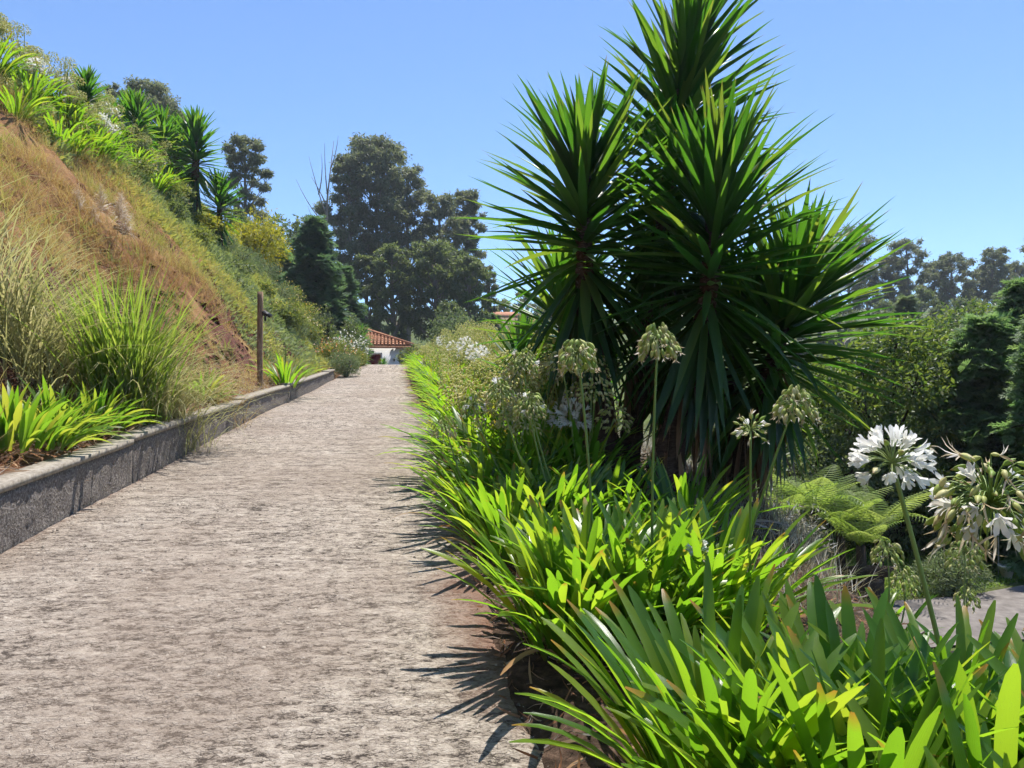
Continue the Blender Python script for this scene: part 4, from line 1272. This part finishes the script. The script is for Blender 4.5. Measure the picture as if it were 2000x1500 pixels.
# ------------------------------------------------------------------ tall grasses at the foot of the bank
GRN = [(.05, .10, .02), (.10, .16, .03), (.18, .22, .05)]
tall_m = leafmat("tall_grass_blade", GRN, [(.3, .5, .04), (.5, .6, .08)], .45, .45, .35)
pale_m = leafmat("pale_grass_blade", [(.16, .18, .07), (.30, .30, .13), (.46, .42, .22)], [(.45, .45, .15), (.6, .55, .25)], .4, .5, .3)
def big_grass(label, px, Yv, n, L, mat, spread=.28, tilt=.75, bend=(.3, 1.5), W=.013, name="ornamental_grass", group=None, px_off=0):
    p_ = on_ground(px, Yv)
    e = link(name, None, loc=p_, label=label, cat="grass", group=group)
    parts = []
    for q in range(12):
        m = n // 12
        T = strap(1.0, W, 0, rng.uniform(*bend), .4, rng.uniform(-.08, .08), (0, .2, .4, .6, .8, 1.0), True, 1.8)
        az = rng.uniform(0, 6.28, m); el = rng.beta(1.5, 2.0, m) * tilt
        d = np.stack([np.sin(el) * np.cos(az), np.sin(el) * np.sin(az), np.cos(el)], 1)
        xo = np.stack([np.cos(az), np.sin(az), np.zeros(m)], 1)
        xo = norm(xo - d * (xo * d).sum(1, keepdims=True)); yo = np.cross(d, xo)
        s = L * rng.uniform(.55, 1.15, m)
        P = np.stack([spread * .6 * rng.normal(0, 1, m), spread * .6 * rng.normal(0, 1, m), np.zeros(m)], 1)
        P[:, 2] = H(P[:, 0] + p_[0], P[:, 1] + p_[1]) - p_[2] - .03
        parts.append(inst(T, np.stack([xo, yo, d], 2) * s[:, None, None], P))
    V, F, A = merge(parts)
    link("blades", mesh_np("blades", V, F, mat, A, smooth=True), e, kind="stuff")
    return e
big_grass("tall fresh green grass clump at the middle of the bank foot", 245, 8.8, 620, 1.75, tall_m, .26, .5, (.1, .9))
big_grass("arching pale grass skirt around the tall green clump, spreading right", 285, 9.3, 520, 1.55, pale_m, .36, 1.0, (.7, 1.7), .010)
big_grass("arching pale grass at the left edge of the picture", 20, 8.2, 560, 1.7, pale_m, .45, .95, (.6, 1.6), .010)
big_grass("thin pale grass between the left edge and the green clump", 130, 9.2, 420, 1.5, pale_m, .4, .95, (.6, 1.6), .009)
big_grass("yellowing grass clump drooping over the wall right of the green clump", 330, 9.6, 420, 1.15, pale_m, .3, 1.1, (.8, 1.7), .010)
big_grass("low brownish grass tuft between the yellowing clump and the post", 420, 11.8, 300, .9, dry_m, .3, 1.0, (.6, 1.5), .009)
# ------------------------------------------------------------------ planted far part of the bank
x, y, d, z = slope_points(74000, 15.5, 40, .35, 7.6)
keep = (y + 1.8 * vnoise(x * .9, y * .9) + .3 * (d - 4) > 18.3)
x, y, z, d = x[keep], y[keep], z[keep], d[keep]
hum = .22 * np.clip(fbm(x * 1.1, y * 1.1, 3) + .5, 0, 1.4)
P = np.stack([x, y, z + hum * rng.uniform(.3, 1.1, len(x))], 1)
hue = np.clip(.5 + .45 * fbm(x * .55 + 3, y * .55, 3) + rng.normal(0, .15, len(x)), 0, .99)
cover_m = leafmat("ground_cover_leaf", [(.09, .13, .045), (.22, .27, .14), (.32, .36, .21), (.28, .33, .08), (.46, .42, .12)], [(.2, .3, .06), (.35, .42, .14), (.45, .5, .08), (.6, .52, .12)], .38, .6, .2)
nn = norm(np.array([.75, 0, .66]) + rand_dirs(len(x)) * .9)
V, F, A = inst(NARROW, frames(nn, rng.uniform(0, 6, len(x))) * rng.uniform(.10, .24, len(x))[:, None, None], P, hue)
link("ground_cover", mesh_np("ground_cover", V, F, cover_m, A), kind="stuff", label="grey-green ground cover spreading down the far half of the bank", cat="ground cover")

def on_bank(d, Yv): 
    x_ = float(Lx(Yv)) - d
    return np.array([x_, Yv, float(H(x_, Yv))])
def find_bank(px, py, Y0=14, Y1=46):
    """first point of the left bank met by the line of sight through a pixel"""
    for Yv in np.arange(Y0, Y1, .1):
        q = at(px, py, Yv)
        if q[0] < Lx(Yv) and H(q[0], Yv) >= q[2]: return np.array([q[0], Yv, float(H(q[0], Yv))])
    best = None                                   # above the brow: stand on the brow itself
    for Yv in np.arange(Y0, 38, .2):
        x_ = (px - 1000) / 1500 * Yv
        if x_ < Lx(Yv):
            row = 750 - 1500 * (float(H(x_, Yv)) - EYE) / Yv
            if best is None or row < best[0]: best = (row, x_, Yv)
    return np.array([best[1], best[2], float(H(best[1], best[2]))]) if best else on_ground(px, Y1)
# feathery plumes above the green grass
pl = link("pampas_plumes", None, loc=find_bank(225, 500, 8, 20), label="faded feathery grass plumes standing above the green grass clump", cat="grass")
plume_m = leafmat("plume_hair", [(.36, .22, .10), (.48, .32, .15), (.56, .42, .22)], [(.6, .42, .2)], .4, .8, .05)
for i in range(6):
    b0 = np.array([rng.normal(0, .12), rng.normal(0, .1), 0]); hh = rng.uniform(.7, 1.15)
    tip = b0 + np.array([rng.normal(0, .35), rng.normal(0, .1), hh])
    V, F, A = tube(bez(b0, (b0 + tip) / 2, tip, 6), np.linspace(.006, .003, 6), 4)
    st = link("stalk", mesh_np("stalk", V, F, dry_m, {"t": np.zeros(len(V)), "rnd": np.full(len(V), .6)}), pl)
    m = 240; f = rng.random(m)
    P = tip + (np.array([0, 0, 1.0]) * (f - .75)[:, None]) * .55
    dv = rand_dirs(m, -.2, .7) + np.array([.2, 0, .35])
    V, F, A = inst(blade(.26, .007, 1.7), frames(dv, rng.uniform(0, 6, m)) * (1.2 - f)[:, None, None], P)
    link("plume", mesh_np("plume", V, F, plume_m, A), st, kind="stuff")

sh = [ # px, py of foot, half width, height, leaves, size, mat, flowers, label
    (560, 640, .9, .95, 2600, .10, olive_m, (fl_yel, 130), "yellow-flowered shrub on the bank directly right of the wooden post"),
    (600, 672, .9, .95, 2600, .10, olive_m, (fl_yel, 170), "yellow-flowered shrub low on the bank above the strap-leaved clump"),
    (545, 590, .9, .9, 2200, .10, grey_m, (fl_yel, 70), "grey-green shrub above the wooden post"),
    (590, 610, 1.0, 1.0, 2400, .10, olive_m, (fl_yel, 190), "yellow-flowered shrub on the skyline of the bank beside the dark cypress"),
    (520, 545, .9, .9, 2000, .11, grey_m, (fl_yel, 60), "grey-green shrub below the golden shrub"),
    (470, 520, .9, .8, 1800, .11, grey_m, None, "silvery low shrub in the green belt left of the golden shrub"),
    (560, 560, .9, .9, 2000, .11, olive_m, (fl_yel, 110), "olive shrub at the foot of the golden shrub"),
    (625, 700, .7, .8, 2200, .09, grey_m, (fl_yel, 60), "grey-green bush hanging over the far end of the wall"),
    (640, 668, .7, .8, 2000, .10, olive_m, (fl_yel, 90), "olive bush behind the end of the wall"),
    (612, 640, .8, .9, 2000, .10, olive_m, (fl_yel, 100), "yellow-dotted shrub halfway up the far bank"),
    (440, 480, .9, .6, 1500, .12, yel_m, None, "yellow-leaved low plants at the foot of the largest bank yucca"),
    (330, 380, .9, .6, 1500, .12, olive_m, None, "yellowish low plants below the left bank yuccas"),
    (395, 450, .9, .6, 1500, .12, yel_m, None, "yellow-leaved patch left of the small bank yucca"),
    (285, 320, .9, .7, 1500, .12, olive_m, (fl_wh, 60), "cream-flowered low shrub below the hill yuccas"),
]
for px, py, rw, hh, n, sz, mt, fl, lb in sh:
    p_ = find_bank(px, py)
    shrub("bank_shrub", lb, p_, (rw, rw, hh), n, sz, mt, flowers=fl, fl_size=.055, T=NARROW if mt is grey_m else LEAF)
p_ = find_bank(500, 505)
shrub("golden_shrub", "large golden-leaved shrub on the bank in front of the dark cypresses", p_, (1.45, 1.3, 2.7), 5200, .22, yel_m, lobes=11, T=NARROW)
# flowers round the end of the wall and the cottage
wb = np.array([Lx(25.2) + .28, 25.2, zr(25.2)])
shrub("wall_end_bush", "grey-green bush spilling onto the driveway at the far end of the wall", wb, (.62, .6, .85), 4200, .08, grey_m, T=NARROW, flowers=(fl_or, 40), fl_size=.04)
shrub("marigold_bush", "bush of orange and yellow flowers above the far end of the wall", on_ground(652, 28) , (.75, .7, .9), 2600, .09, olive_m, flowers=(fl_or, 260), fl_size=.07)
shrub("hydrangea_bush", "white-flowered hydrangea bush left of the cottage", on_ground(684, 34), (.85, .8, 1.25), 2600, .12, dark_m, flowers=(fl_wh, 420), fl_size=.09)
shrub("hydrangea_bush", "smaller white-flowered bush nearer than the cottage, beside the orange flowers", on_ground(672, 31), (.6, .6, 1.1), 1800, .10, dark_m, flowers=(fl_wh, 200), fl_size=.08)
shrub("round_bush", "round fresh green bush between the wall end and the cottage door", on_ground(694, 32.5), (.55, .5, .85), 3000, .11, olive_m, T=NARROW)
shrub("planter_bush", "reddish-topped bush over the dark planter by the drive", on_ground(683, 30.5), (.55, .5, .75), 2200, .08, olive_m, flowers=(fl_or, 80), fl_size=.05)
V, F, A = box(-.28, .28, -.3, .3, -.1, .42)
V += rng.normal(0, .02, V.shape)
link("stone_planter", mesh_np("stone_planter", V, F, wall_m), loc=(float(Lx(30.2)) - .15, 30.2, float(zr(30.2))), label="dark low stone planter block at the left end of the drive", cat="planter")
shrub("sapling", "upright leafy sapling left of the cottage in front of the dark cypress", on_ground(635, 33), (.5, .5, 2.0), 1800, .12, dark_m, cat="tree", lobes=8)
shrub("sapling", "upright leafy sapling just left of the cottage roof", on_ground(685, 36), (.6, .6, 2.2), 2000, .12, dark_m, cat="tree", lobes=8)
shrub("loose_bush", "loose grey-green bush behind the agapanthus, right of the cottage", on_ground(880, 36), (1.2, 1.0, 2.7), 2800, .16, grey_m, lobes=9)
shrub("loose_bush", "loose grey-green bush behind the agapanthus, left of the small yucca", on_ground(925, 35), (1.1, 1.0, 2.5), 2600, .16, grey_m, lobes=9)
shrub("dark_bush", "dark bush at the right corner of the cottage", on_ground(806, 40), (.8, .8, 1.2), 2200, .13, dark_m, lobes=6)
conifer("narrow dark cypress behind the agapanthus bed, left of the small yucca", on_ground(968, 44), 5.6, .75, 60, cyp_m, .35, name="column_cypress", per=8)
place_y(yb, 704, 0, 38.0, .92, "small bright yucca standing above the cottage roof edge", 2.2)
yc2 = place_y(yc, 748, 0, 40.5, .55, "low yellow-green leafy plant at the foot of the cottage wall", 1.0)

# ------------------------------------------------------------------ cottage
white_m = noisemat("white_limewash", [(.70, .70, .69), (.80, .80, .79)], 3, 6, .9, .15, .01)
tile_m = noisemat("terracotta_tile", [(.22, .085, .045), (.38, .17, .09), (.48, .27, .16)], 6, 6, .85, .4, .02)
redp_m = noisemat("dark_red_paint", [(.12, .012, .012), (.17, .02, .02)], 5, 3, .5, .1, .004)
glass_m, nt, p = new_mat("window_glass"); p.inputs["Base Color"].default_value = (.03, .04, .05, 1); p.inputs["Roughness"].default_value = .08
CH = link("cottage", None, label="white cottage with terracotta roof and dark red door beyond the crest", cat="house")
HY = 47.0
CH.location = (-6.45, HY, 1.3); CH.rotation_euler = (0, 0, R_(9))
def cpart(name, prim, mat, parent=CH, **kw):
    V, F, A = prim
    return link(name, mesh_np(name, V, F, mat, smooth=False), parent, **kw)
# local frame: right corner at origin, wall runs to -x, house goes back along +y
cpart("wall", merge([box(-8, 0, 0, .25, -.8, 2.52), box(-.25, 0, .25, 6, -.8, 2.52), box(-8, -7.75, .25, 6, -.8, 2.52), box(-7.75, -.25, 5.75, 6, -.8, 2.52)]), white_m)
def roof_plane(c0, c1, up, rows, per):
    """rows of barrel tiles on the plane from eave c0-c1 rising by vector 'up'; hip ends clipped by shortening"""
    pass
V = np.array([(-8.4, -.4, 2.5), (.4, -.4, 2.5), (.4, 6.4, 2.5), (-8.4, 6.4, 2.5), (-5, 3, 3.75), (-3, 3, 3.75)])
rf = cpart("roof", (V, [np.array([(0, 1, 5, 4), (2, 3, 4, 5), (3, 2, 1, 0)]), np.array([(1, 2, 5), (3, 0, 4)])], {}), tile_m)
def tiles_on(a, b, c, dpt, w=.22):
    """barrel tile columns over the quad a-b (eave) to dpt-c (top)"""
    a, b, c, dpt = map(np.array, (a, b, c, dpt))
    n = int(np.linalg.norm(b - a) / w); out = []
    for i in range(n):
        f = (i + .5) / n
        p0_ = a + (b - a) * f
        # climb straight up the slope until the hip line
        upv = norm(np.cross(np.cross(b - a, dpt - a), b - a)); upv = upv if upv[2] > 0 else -upv
        lo, hi = np.dot(dpt - a, norm(b - a)), np.dot(c - a, norm(b - a)); xx = np.dot(p0_ - a, norm(b - a)); tot = np.linalg.norm(b - a)
        hmax = np.dot(dpt - a, upv)
        hh = hmax * min(1, xx / max(lo, 1e-3), (tot - xx) / max(tot - hi, 1e-3))
        if hh < .1: continue
        nseg = max(2, int(hh / .35))
        for q in range(nseg):
            s0, s1 = p0_ + upv * hh * q / nseg, p0_ + upv * hh * (q + 1.08) / nseg
            out.append(tube([s0 + [0, 0, .025], s1 + [0, 0, .0]], [w * .42, w * .34], 6, False))
    return merge(out)
tl = tiles_on((-8.4, -.4, 2.52), (.4, -.4, 2.52), (-3, 3, 3.77), (-5, 3, 3.77))
cpart("roof_tiles", tl, tile_m, rf, kind="stuff")
tl = tiles_on((.4, -.4, 2.52), (.4, 6.4, 2.52), (-3, 3.01, 3.77), (-3, 2.99, 3.77))
cpart("roof_tiles", tl, tile_m, rf, kind="stuff")
cpart("hip_ridge", tube([(.42, -.42, 2.58), (-3, 3, 3.88)], .1, 8), tile_m, rf)
cpart("fascia", merge([box(-8.42, .42, -.43, -.4, 2.36, 2.5)]), tile_m, rf)
dr_ = cpart("door", box(-2.35, -1.55, -.04, .0, -.1, 2.02), redp_m)
cpart("door_panel", box(-2.25, -1.65, -.06, -.041, .2, .9), redp_m, dr_)
cpart("door_panel", box(-2.25, -1.65, -.06, -.041, 1.05, 1.9), redp_m, dr_)
cpart("door_frame", merge([box(-2.43, -2.36, -.05, -.002, -.1, 2.1), box(-1.54, -1.47, -.05, -.002, -.1, 2.1), box(-2.43, -1.47, -.052, -.003, 2.03, 2.1)]), white_m, dr_)
lamp = cpart("wall_lamp", merge([box(-.78, -.72, -.12, 0, 1.75, 1.8), box(-.80, -.70, -.18, -.09, 1.58, 1.74)]), black_m)
cpart("wall_lamp", merge([box(-2.05, -1.99, -.12, 0, 2.2, 2.24), box(-2.09, -1.95, -.2, -.08, 2.05, 2.2)]), black_m)

# second, distant house glimpsed right of the wood
H2 = link("distant_house", None, loc=(-1.6, 100, float(H(-1.6, 100))), label="distant house with a pale terracotta roof edge, right of the central wood", cat="house")
cpart("wall", box(-3, 3, 0, 5, -1, 5.0), noisemat("ochre_render", [(.32, .24, .17), (.42, .33, .25)], 3, 4), H2)
V = np.array([(-3.4, -.4, 5.0), (3.4, -.4, 5.0), (3.4, 5.4, 5.0), (-3.4, 5.4, 5.0), (-2, 2.5, 6.0), (2, 2.5, 6.0)])
cpart("roof", (V, [np.array([(0, 1, 5, 4), (2, 3, 4, 5), (3, 2, 1, 0)]), np.array([(1, 2, 5), (3, 0, 4)])], {}), tile_m, H2)
cpart("window", box(-1.6, -.8, -.03, -.003, 2.8, 4.0), glass_m, H2)

# ------------------------------------------------------------------ lower garden on the right
ld_m = noisemat("smooth_grey_paving", [(.10, .088, .08), (.16, .142, .13), (.22, .198, .18)], 5, 8, .9, .3, .008)
cl = np.array([(5.1, 11.6), (6.4, 11.9), (8.2, 12.3), (10.5, 13.4), (13.5, 15.4), (18, 18.5)])
tq = np.linspace(0, 1, 40); ci = np.stack([np.interp(tq, np.linspace(0, 1, 6), cl[:, i]) for i in range(2)], 1)
tg = norm(np.gradient(ci, axis=0)); nl_ = np.stack([-tg[:, 1], tg[:, 0]], 1)
rows = []
for j in np.linspace(-1, 1, 9):
    q = ci + nl_ * 1.05 * j
    rows.append(np.stack([q[:, 0], q[:, 1], np.full(40, -2.165)], 1))
A_ = np.stack(rows, 1); ii = np.arange(360).reshape(40, 9)
F = np.stack([ii[:-1, :-1], ii[1:, :-1], ii[1:, 1:], ii[:-1, 1:]], -1).reshape(-1, 4)[:, ::-1]
link("lower_drive", mesh_np("lower_drive", A_.reshape(-1, 3), F, ld_m), kind="structure", label="smooth grey lower driveway below the flower bed at right")
lawn_m = leafmat("lawn_blade", [(.07, .14, .02), (.11, .2, .03), (.17, .24, .04)], [(.3, .5, .04), (.45, .6, .06)], .4, .5, .3)
n = 24000
x = rng.uniform(4.6, 11.5, n); y = rng.uniform(12.9, 18, n)
keep = y > 12.95 + np.interp(x, [4.6, 7, 8.2, 10.5, 13], [0, .35, .75, 1.9, 3.6])
x, y = x[keep], y[keep]
V, F, A = tufts(x, y, H(x, y), 2, .13, .09, .02, .8)
link("lawn", mesh_np("lawn", V, F, lawn_m, A), kind="stuff", label="bright green lawn patch below the tree ferns", cat="lawn")

# tree ferns
def frond_mesh(L, droop, mat, pairs=19):
    S = np.linspace(0, 1, pairs + 2)
    th = .55 + droop * S ** 1.2
    ds = np.diff(S, prepend=0)
    x = np.cumsum(ds * np.sin(th)) * L; z = np.cumsum(ds * np.cos(th)) * L
    C = np.stack([x, np.zeros_like(x), z], 1)
    parts = [tube(C[::3], np.linspace(.012, .003, len(C[::3])), 4, False)]
    parts[0] = (parts[0][0], parts[0][1], {"t": np.zeros(len(parts[0][0]))})
    for i in range(3, pairs + 1):
        w = math.sin(math.pi * min(1, .16 + .84 * (S[i])) ** .9) ** .7 * L * .26 + .01
        t_ = norm(C[i + 1] - C[i - 1])
        for sg in (-1, 1):
            dv = norm(np.array([0, sg, 0]) + t_ * .45 + np.array([0, 0, -.12]))
            wd = L * .016
            ps = [C[i]]; Vv = []
            for q, (f, ww) in enumerate([(0, .5), (.3, 1), (.6, .85), (.85, .5), (1, .05)]):
                c_ = C[i] + dv * w * f + np.array([0, 0, -.22 * w * f * f])
                zig = 1 if q % 2 else .75
                Vv += [c_ - t_ * wd * ww * .5 * zig, c_ + t_ * wd * ww * .5 * zig + np.array([0, 0, .004])]
            parts.append((np.array(Vv), np.array([(2 * q, 2 * q + 1, 2 * q + 3, 2 * q + 2) for q in range(4)]), {"t": np.repeat([0, .3, .6, .85, 1.], 2)}))
    V, F, A = merge(parts)
    return mesh_np("frond", V, F, mat, A)
fern_m = leafmat("fern_frond", [(.11, .18, .04), (.17, .24, .055), (.25, .31, .085)], [(.36, .52, .07), (.5, .6, .12)], .45, .5, .3, True)
fronds = [frond_mesh(1.15, dp, fern_m) for dp in (.8, 1.05, 1.3, 1.5, 1.7)]
for px, top, Yv, s, lb in ((1525, 970, 13.2, 1.0, "leftmost tree fern, beside the yucca dead fronds"), (1590, 952, 13.6, 1.05, "tree fern second from left, its fronds the highest on that side"),
                           (1640, 985, 13.4, .95, "tree fern in the middle of the fern group"), (1715, 985, 13.6, 1.1, "rightmost tree fern with fronds reaching towards the white flower stem"), (1680, 1030, 13.0, .8, "low front tree fern with drooping fronds above the stump")):
    b0 = on_ground(px, Yv); ht = EYE + (750 - top) * Yv / 1500 - b0[2] - .38 * s
    e = link("tree_fern", None, loc=b0, label=lb, cat="fern")
    V, F, A = tube([(0, 0, -.2), (.03, 0, ht * .5), (0, 0, ht)], [.1, .075, .07], 9); V += rng.normal(0, .008, V.shape)
    link("trunk", mesh_np("fern_trunk", V, F, bark3, smooth=True), e)
    for i in range(13):
        o = link("frond", fronds[int(rng.integers(0, 5)) if i > 5 else 0], e, (0, 0, ht - .02), i * 2.39996 + rng.normal(0, .2), s * rng.uniform(.8, 1.12))
# stump, log, grey bush, pot
sp = on_ground(1690, 12.9)
stp = link("tree_stump", None, loc=sp, label="dark cut stump with dry grass beside the lower driveway", cat="stump")
a = np.linspace(0, 2 * np.pi, 16, endpoint=False)
rr = .30 * (1 + .12 * np.sin(3 * a + 1) + .08 * np.sin(7 * a))
V = np.concatenate([np.stack([rr * f * np.cos(a), rr * f * np.sin(a), np.full(16, zz_)], 1) for f, zz_ in ((1.35, -.1), (1.1, .08), (.95, .25), (1.0, .42), (.93, .46))] + [[(0, 0, .45)]])
F = [np.array([(i * 16 + j, i * 16 + (j + 1) % 16, i * 16 + 16 + (j + 1) % 16, i * 16 + 16 + j) for i in range(4) for j in range(16)]), np.array([(64 + j, 64 + (j + 1) % 16, 80) for j in range(16)])]
link("trunk", mesh_np("stump", V, F, bark3, smooth=True), stp)
V, F, A = tufts(rng.normal(-.25, .12, 20), rng.normal(-.35, .08, 20), np.zeros(20), 8, .5, .02, .05, .4)
link("dry_tuft", mesh_np("dry_tuft", V, F, dry_m, A), stp, kind="stuff")
V, F, A = tube([(-.42, 0, 0), (-.2, .02, .01), (.2, 0, 0), (.42, -.02, .01)], [.085, .1, .1, .08], 12)
link("short_log", mesh_np("short_log", V, F, bark3, smooth=True), loc=(sp[0] + .12, sp[1], sp[2] + .55), label="short dark log lying across the stump", cat="log")
shrub("silver_bush", "silvery grey bush beside the lower driveway under the conifer", on_ground(1855, 13.6), (.68, .5, .72), 3200, .10, grey_m, T=NARROW)
pt = on_ground(1966, 14.6)
pot_m = noisemat("white_pot", [(.6, .6, .58), (.72, .72, .7)], 5, 4, .6, .1, .004)
V = np.concatenate([np.stack([r_ * np.cos(a), r_ * np.sin(a), np.full(16, z_)], 1) for r_, z_ in ((.085, 0), (.13, .2), (.15, .2), (.15, .24), (.125, .24), (.12, .19))] + [[(0, 0, .19)], [(0, 0, 0)]])
F = [np.array([(i * 16 + j, i * 16 + (j + 1) % 16, i * 16 + 16 + (j + 1) % 16, i * 16 + 16 + j) for i in range(5) for j in range(16)]), np.array([(80 + j, 80 + (j + 1) % 16, 96) for j in range(16)] + [((j + 1) % 16, j, 97) for j in range(16)])]
link("flower_pot", mesh_np("flower_pot", V, F, pot_m, smooth=True), loc=pt + [0, 0, .02], label="small white pot standing in the shade beside the lower driveway", cat="pot")
V, F, A = tube([(0, 0, -.1), (0, 0, 1.6)], [.012, .012], 8)
link("thin_pole", mesh_np("thin_pole", V, F, lens_m), loc=on_ground(1950, 15.0), label="thin pale pole in the shade above the white pot", cat="pole")

# plants on the slope down to the lower drive
sl = [clump_near(2.42, 5.0, 16, "agapanthus on the right slope with two seed heads level with the fern tips", .65, .12),
      clump_near(2.95, 5.05, 16, "agapanthus on the right slope near the right edge, seed head under the big flower", .65, .12)]
flower_stem(sl[0], (1732, 1075), 5.0, (0, 0), .11, 48, 0, .85, 10, .006, (.05, 0))
flower_stem(sl[0], (1765, 1128), 5.1, (.05, 0), .115, 46, 0, .85, 10, .006, (.08, 0))
flower_stem(sl[1], (1885, 1078), 5.0, (0, 0), .13, 48, 0, .85, 10, .006, (.0, 0))
flower_stem(sl[1], (1888, 1165), 5.2, (0, 0), .09, 40, 0, .85, 10, .006, (.0, 0))
flower_stem(sl[0], (1690, 1185), 4.9, (-.1, -.1), .07, 30, 0, .85, 10, .005, (.0, 0))
for i, (x_, y_) in enumerate([(2.45, 3.4), (2.75, 3.8), (2.2, 2.9), (2.9, 3.3), (3.1, 4.3)]):
    put(protos[4], x_, y_, ["small leafy clump on the slope right of the foreground agapanthus", "leafy clump lower on the slope near the right edge", "small leafy clump just beyond the foreground at right",
                            "leafy clump at the right edge on the slope", "leafy clump lowest on the right slope above the lower driveway"][i], None, .6)
twig_m = leafmat("dry_twig", [(.10, .075, .045), (.19, .15, .085), (.26, .23, .12), (.14, .19, .06)], [(.28, .26, .1)], .3, .8, .1)
n = 2600
y = rng.uniform(3.5, 12, n); e_ = BED_W(y) + rng.uniform(-.5, 2.3, n); x = Rx(y) + e_
keep = (1000 + 1500 * x / y) < 1640
x, y = x[keep], y[keep]; n = len(x)
V, F, A = tufts(x, y, H(x, y), 7, .30, .014, .07, 1.0, np.clip(rng.random(n) * 1.0, 0, 1), (.1, 1.2))
link("dry_weeds", mesh_np("dry_weeds", V, F, twig_m, A), kind="stuff", label="dry grey-brown weeds on the slope between the yuccas and the lower driveway", cat="weeds")
for i, (px, Yv, hh) in enumerate([(1520, 8.5, .8), (1570, 9.4, .6), (1490, 9.0, .9), (1440, 9.5, 1.0)]):
    shrub("dry_shrub", ["twiggy brown-grey shrub on the slope right of the yucca bases", "twiggy shrub on the slope in front of the ferns", "twiggy shrub on the slope behind the dead yucca fronds", "grey shrub behind the yucca trunks"][i],
          on_ground(px, Yv), (.6, .6, hh), 2600, .07, twig_m, T=NARROW)

low_group = "low shrubs scattered over the green far part of the bank"
for i in range(16):
    Yv = rng.uniform(21.5, 33); dd_ = rng.uniform(1.5, 6.2)
    shrub("low_shrub", "low rounded shrub among the ground cover on the green far part of the bank", on_bank(dd_, Yv), (rng.uniform(.4, .75),) * 2 + (rng.uniform(.4, .7),), 1100, .11,
          (grey_m, olive_m, dark_m)[i % 3], T=NARROW if i % 3 == 0 else LEAF, flowers=(fl_yel, 40) if i % 2 else None, group=low_group, lobes=4)

# the same planting carries on beyond the right edge of the picture
side_group = "trees carrying on beyond the right edge of the lower garden"
srcs = [o for o in COL.objects if o.parent is None and o.name.split(".")[0] == "broadleaf_tree" and o.location.x > 8 and o.location.y < 30]
for i, (x_, y_) in enumerate([(15.5, 17), (18, 20.5), (22, 18), (26, 22), (21, 27), (30, 28), (17, 25), (36, 24), (27, 33), (40, 34)]):
    o = copy_tree(srcs[i % len(srcs)])
    o.location = (x_, y_, float(H(x_, y_))); o.rotation_euler = (0, 0, i * 1.3); q = .95 + .12 * (i % 4); o.scale = (q, q, q)
    relabel(o, "leafy tree beyond the right edge of the lower garden", side_group)
far_src = [o for o in COL.objects if o.parent is None and o.name.split(".")[0] == "eucalyptus_tree" and o.location.x > 30]
for i in range(22):
    x_ = 70 + i * 3.6 + rng.normal(0, 1); y_ = 92 + rng.uniform(-6, 14)
    o = copy_tree(far_src[i % len(far_src)])
    o.location = (x_, y_, float(H(x_, y_))); o.rotation_euler = (0, 0, i * 2.1)
    relabel(o, "far eucalyptus carrying the row on beyond the right edge", "far eucalyptus row beyond the right edge")

# ------------------------------------------------------------------ air
hz = box(-300, 300, -60, 330, -6, 62)
hm = bpy.data.materials.new("pale_air"); hm.use_nodes = True
nt = hm.node_tree
for n_ in list(nt.nodes):
    if n_.type == 'BSDF_PRINCIPLED': nt.nodes.remove(n_)
pv = N(nt, "ShaderNodeVolumePrincipled"); pv.inputs["Color"].default_value = (.80, .88, 1.0, 1); pv.inputs["Density"].default_value = .0005; pv.inputs["Anisotropy"].default_value = .3
nt.links.new(pv.outputs[0], nt.nodes["Material Output"].inputs["Volume"])
link("haze", mesh_np("haze", hz[0], hz[1], hm), kind="stuff", label="thin pale haze filling the air over the valley", cat="haze")
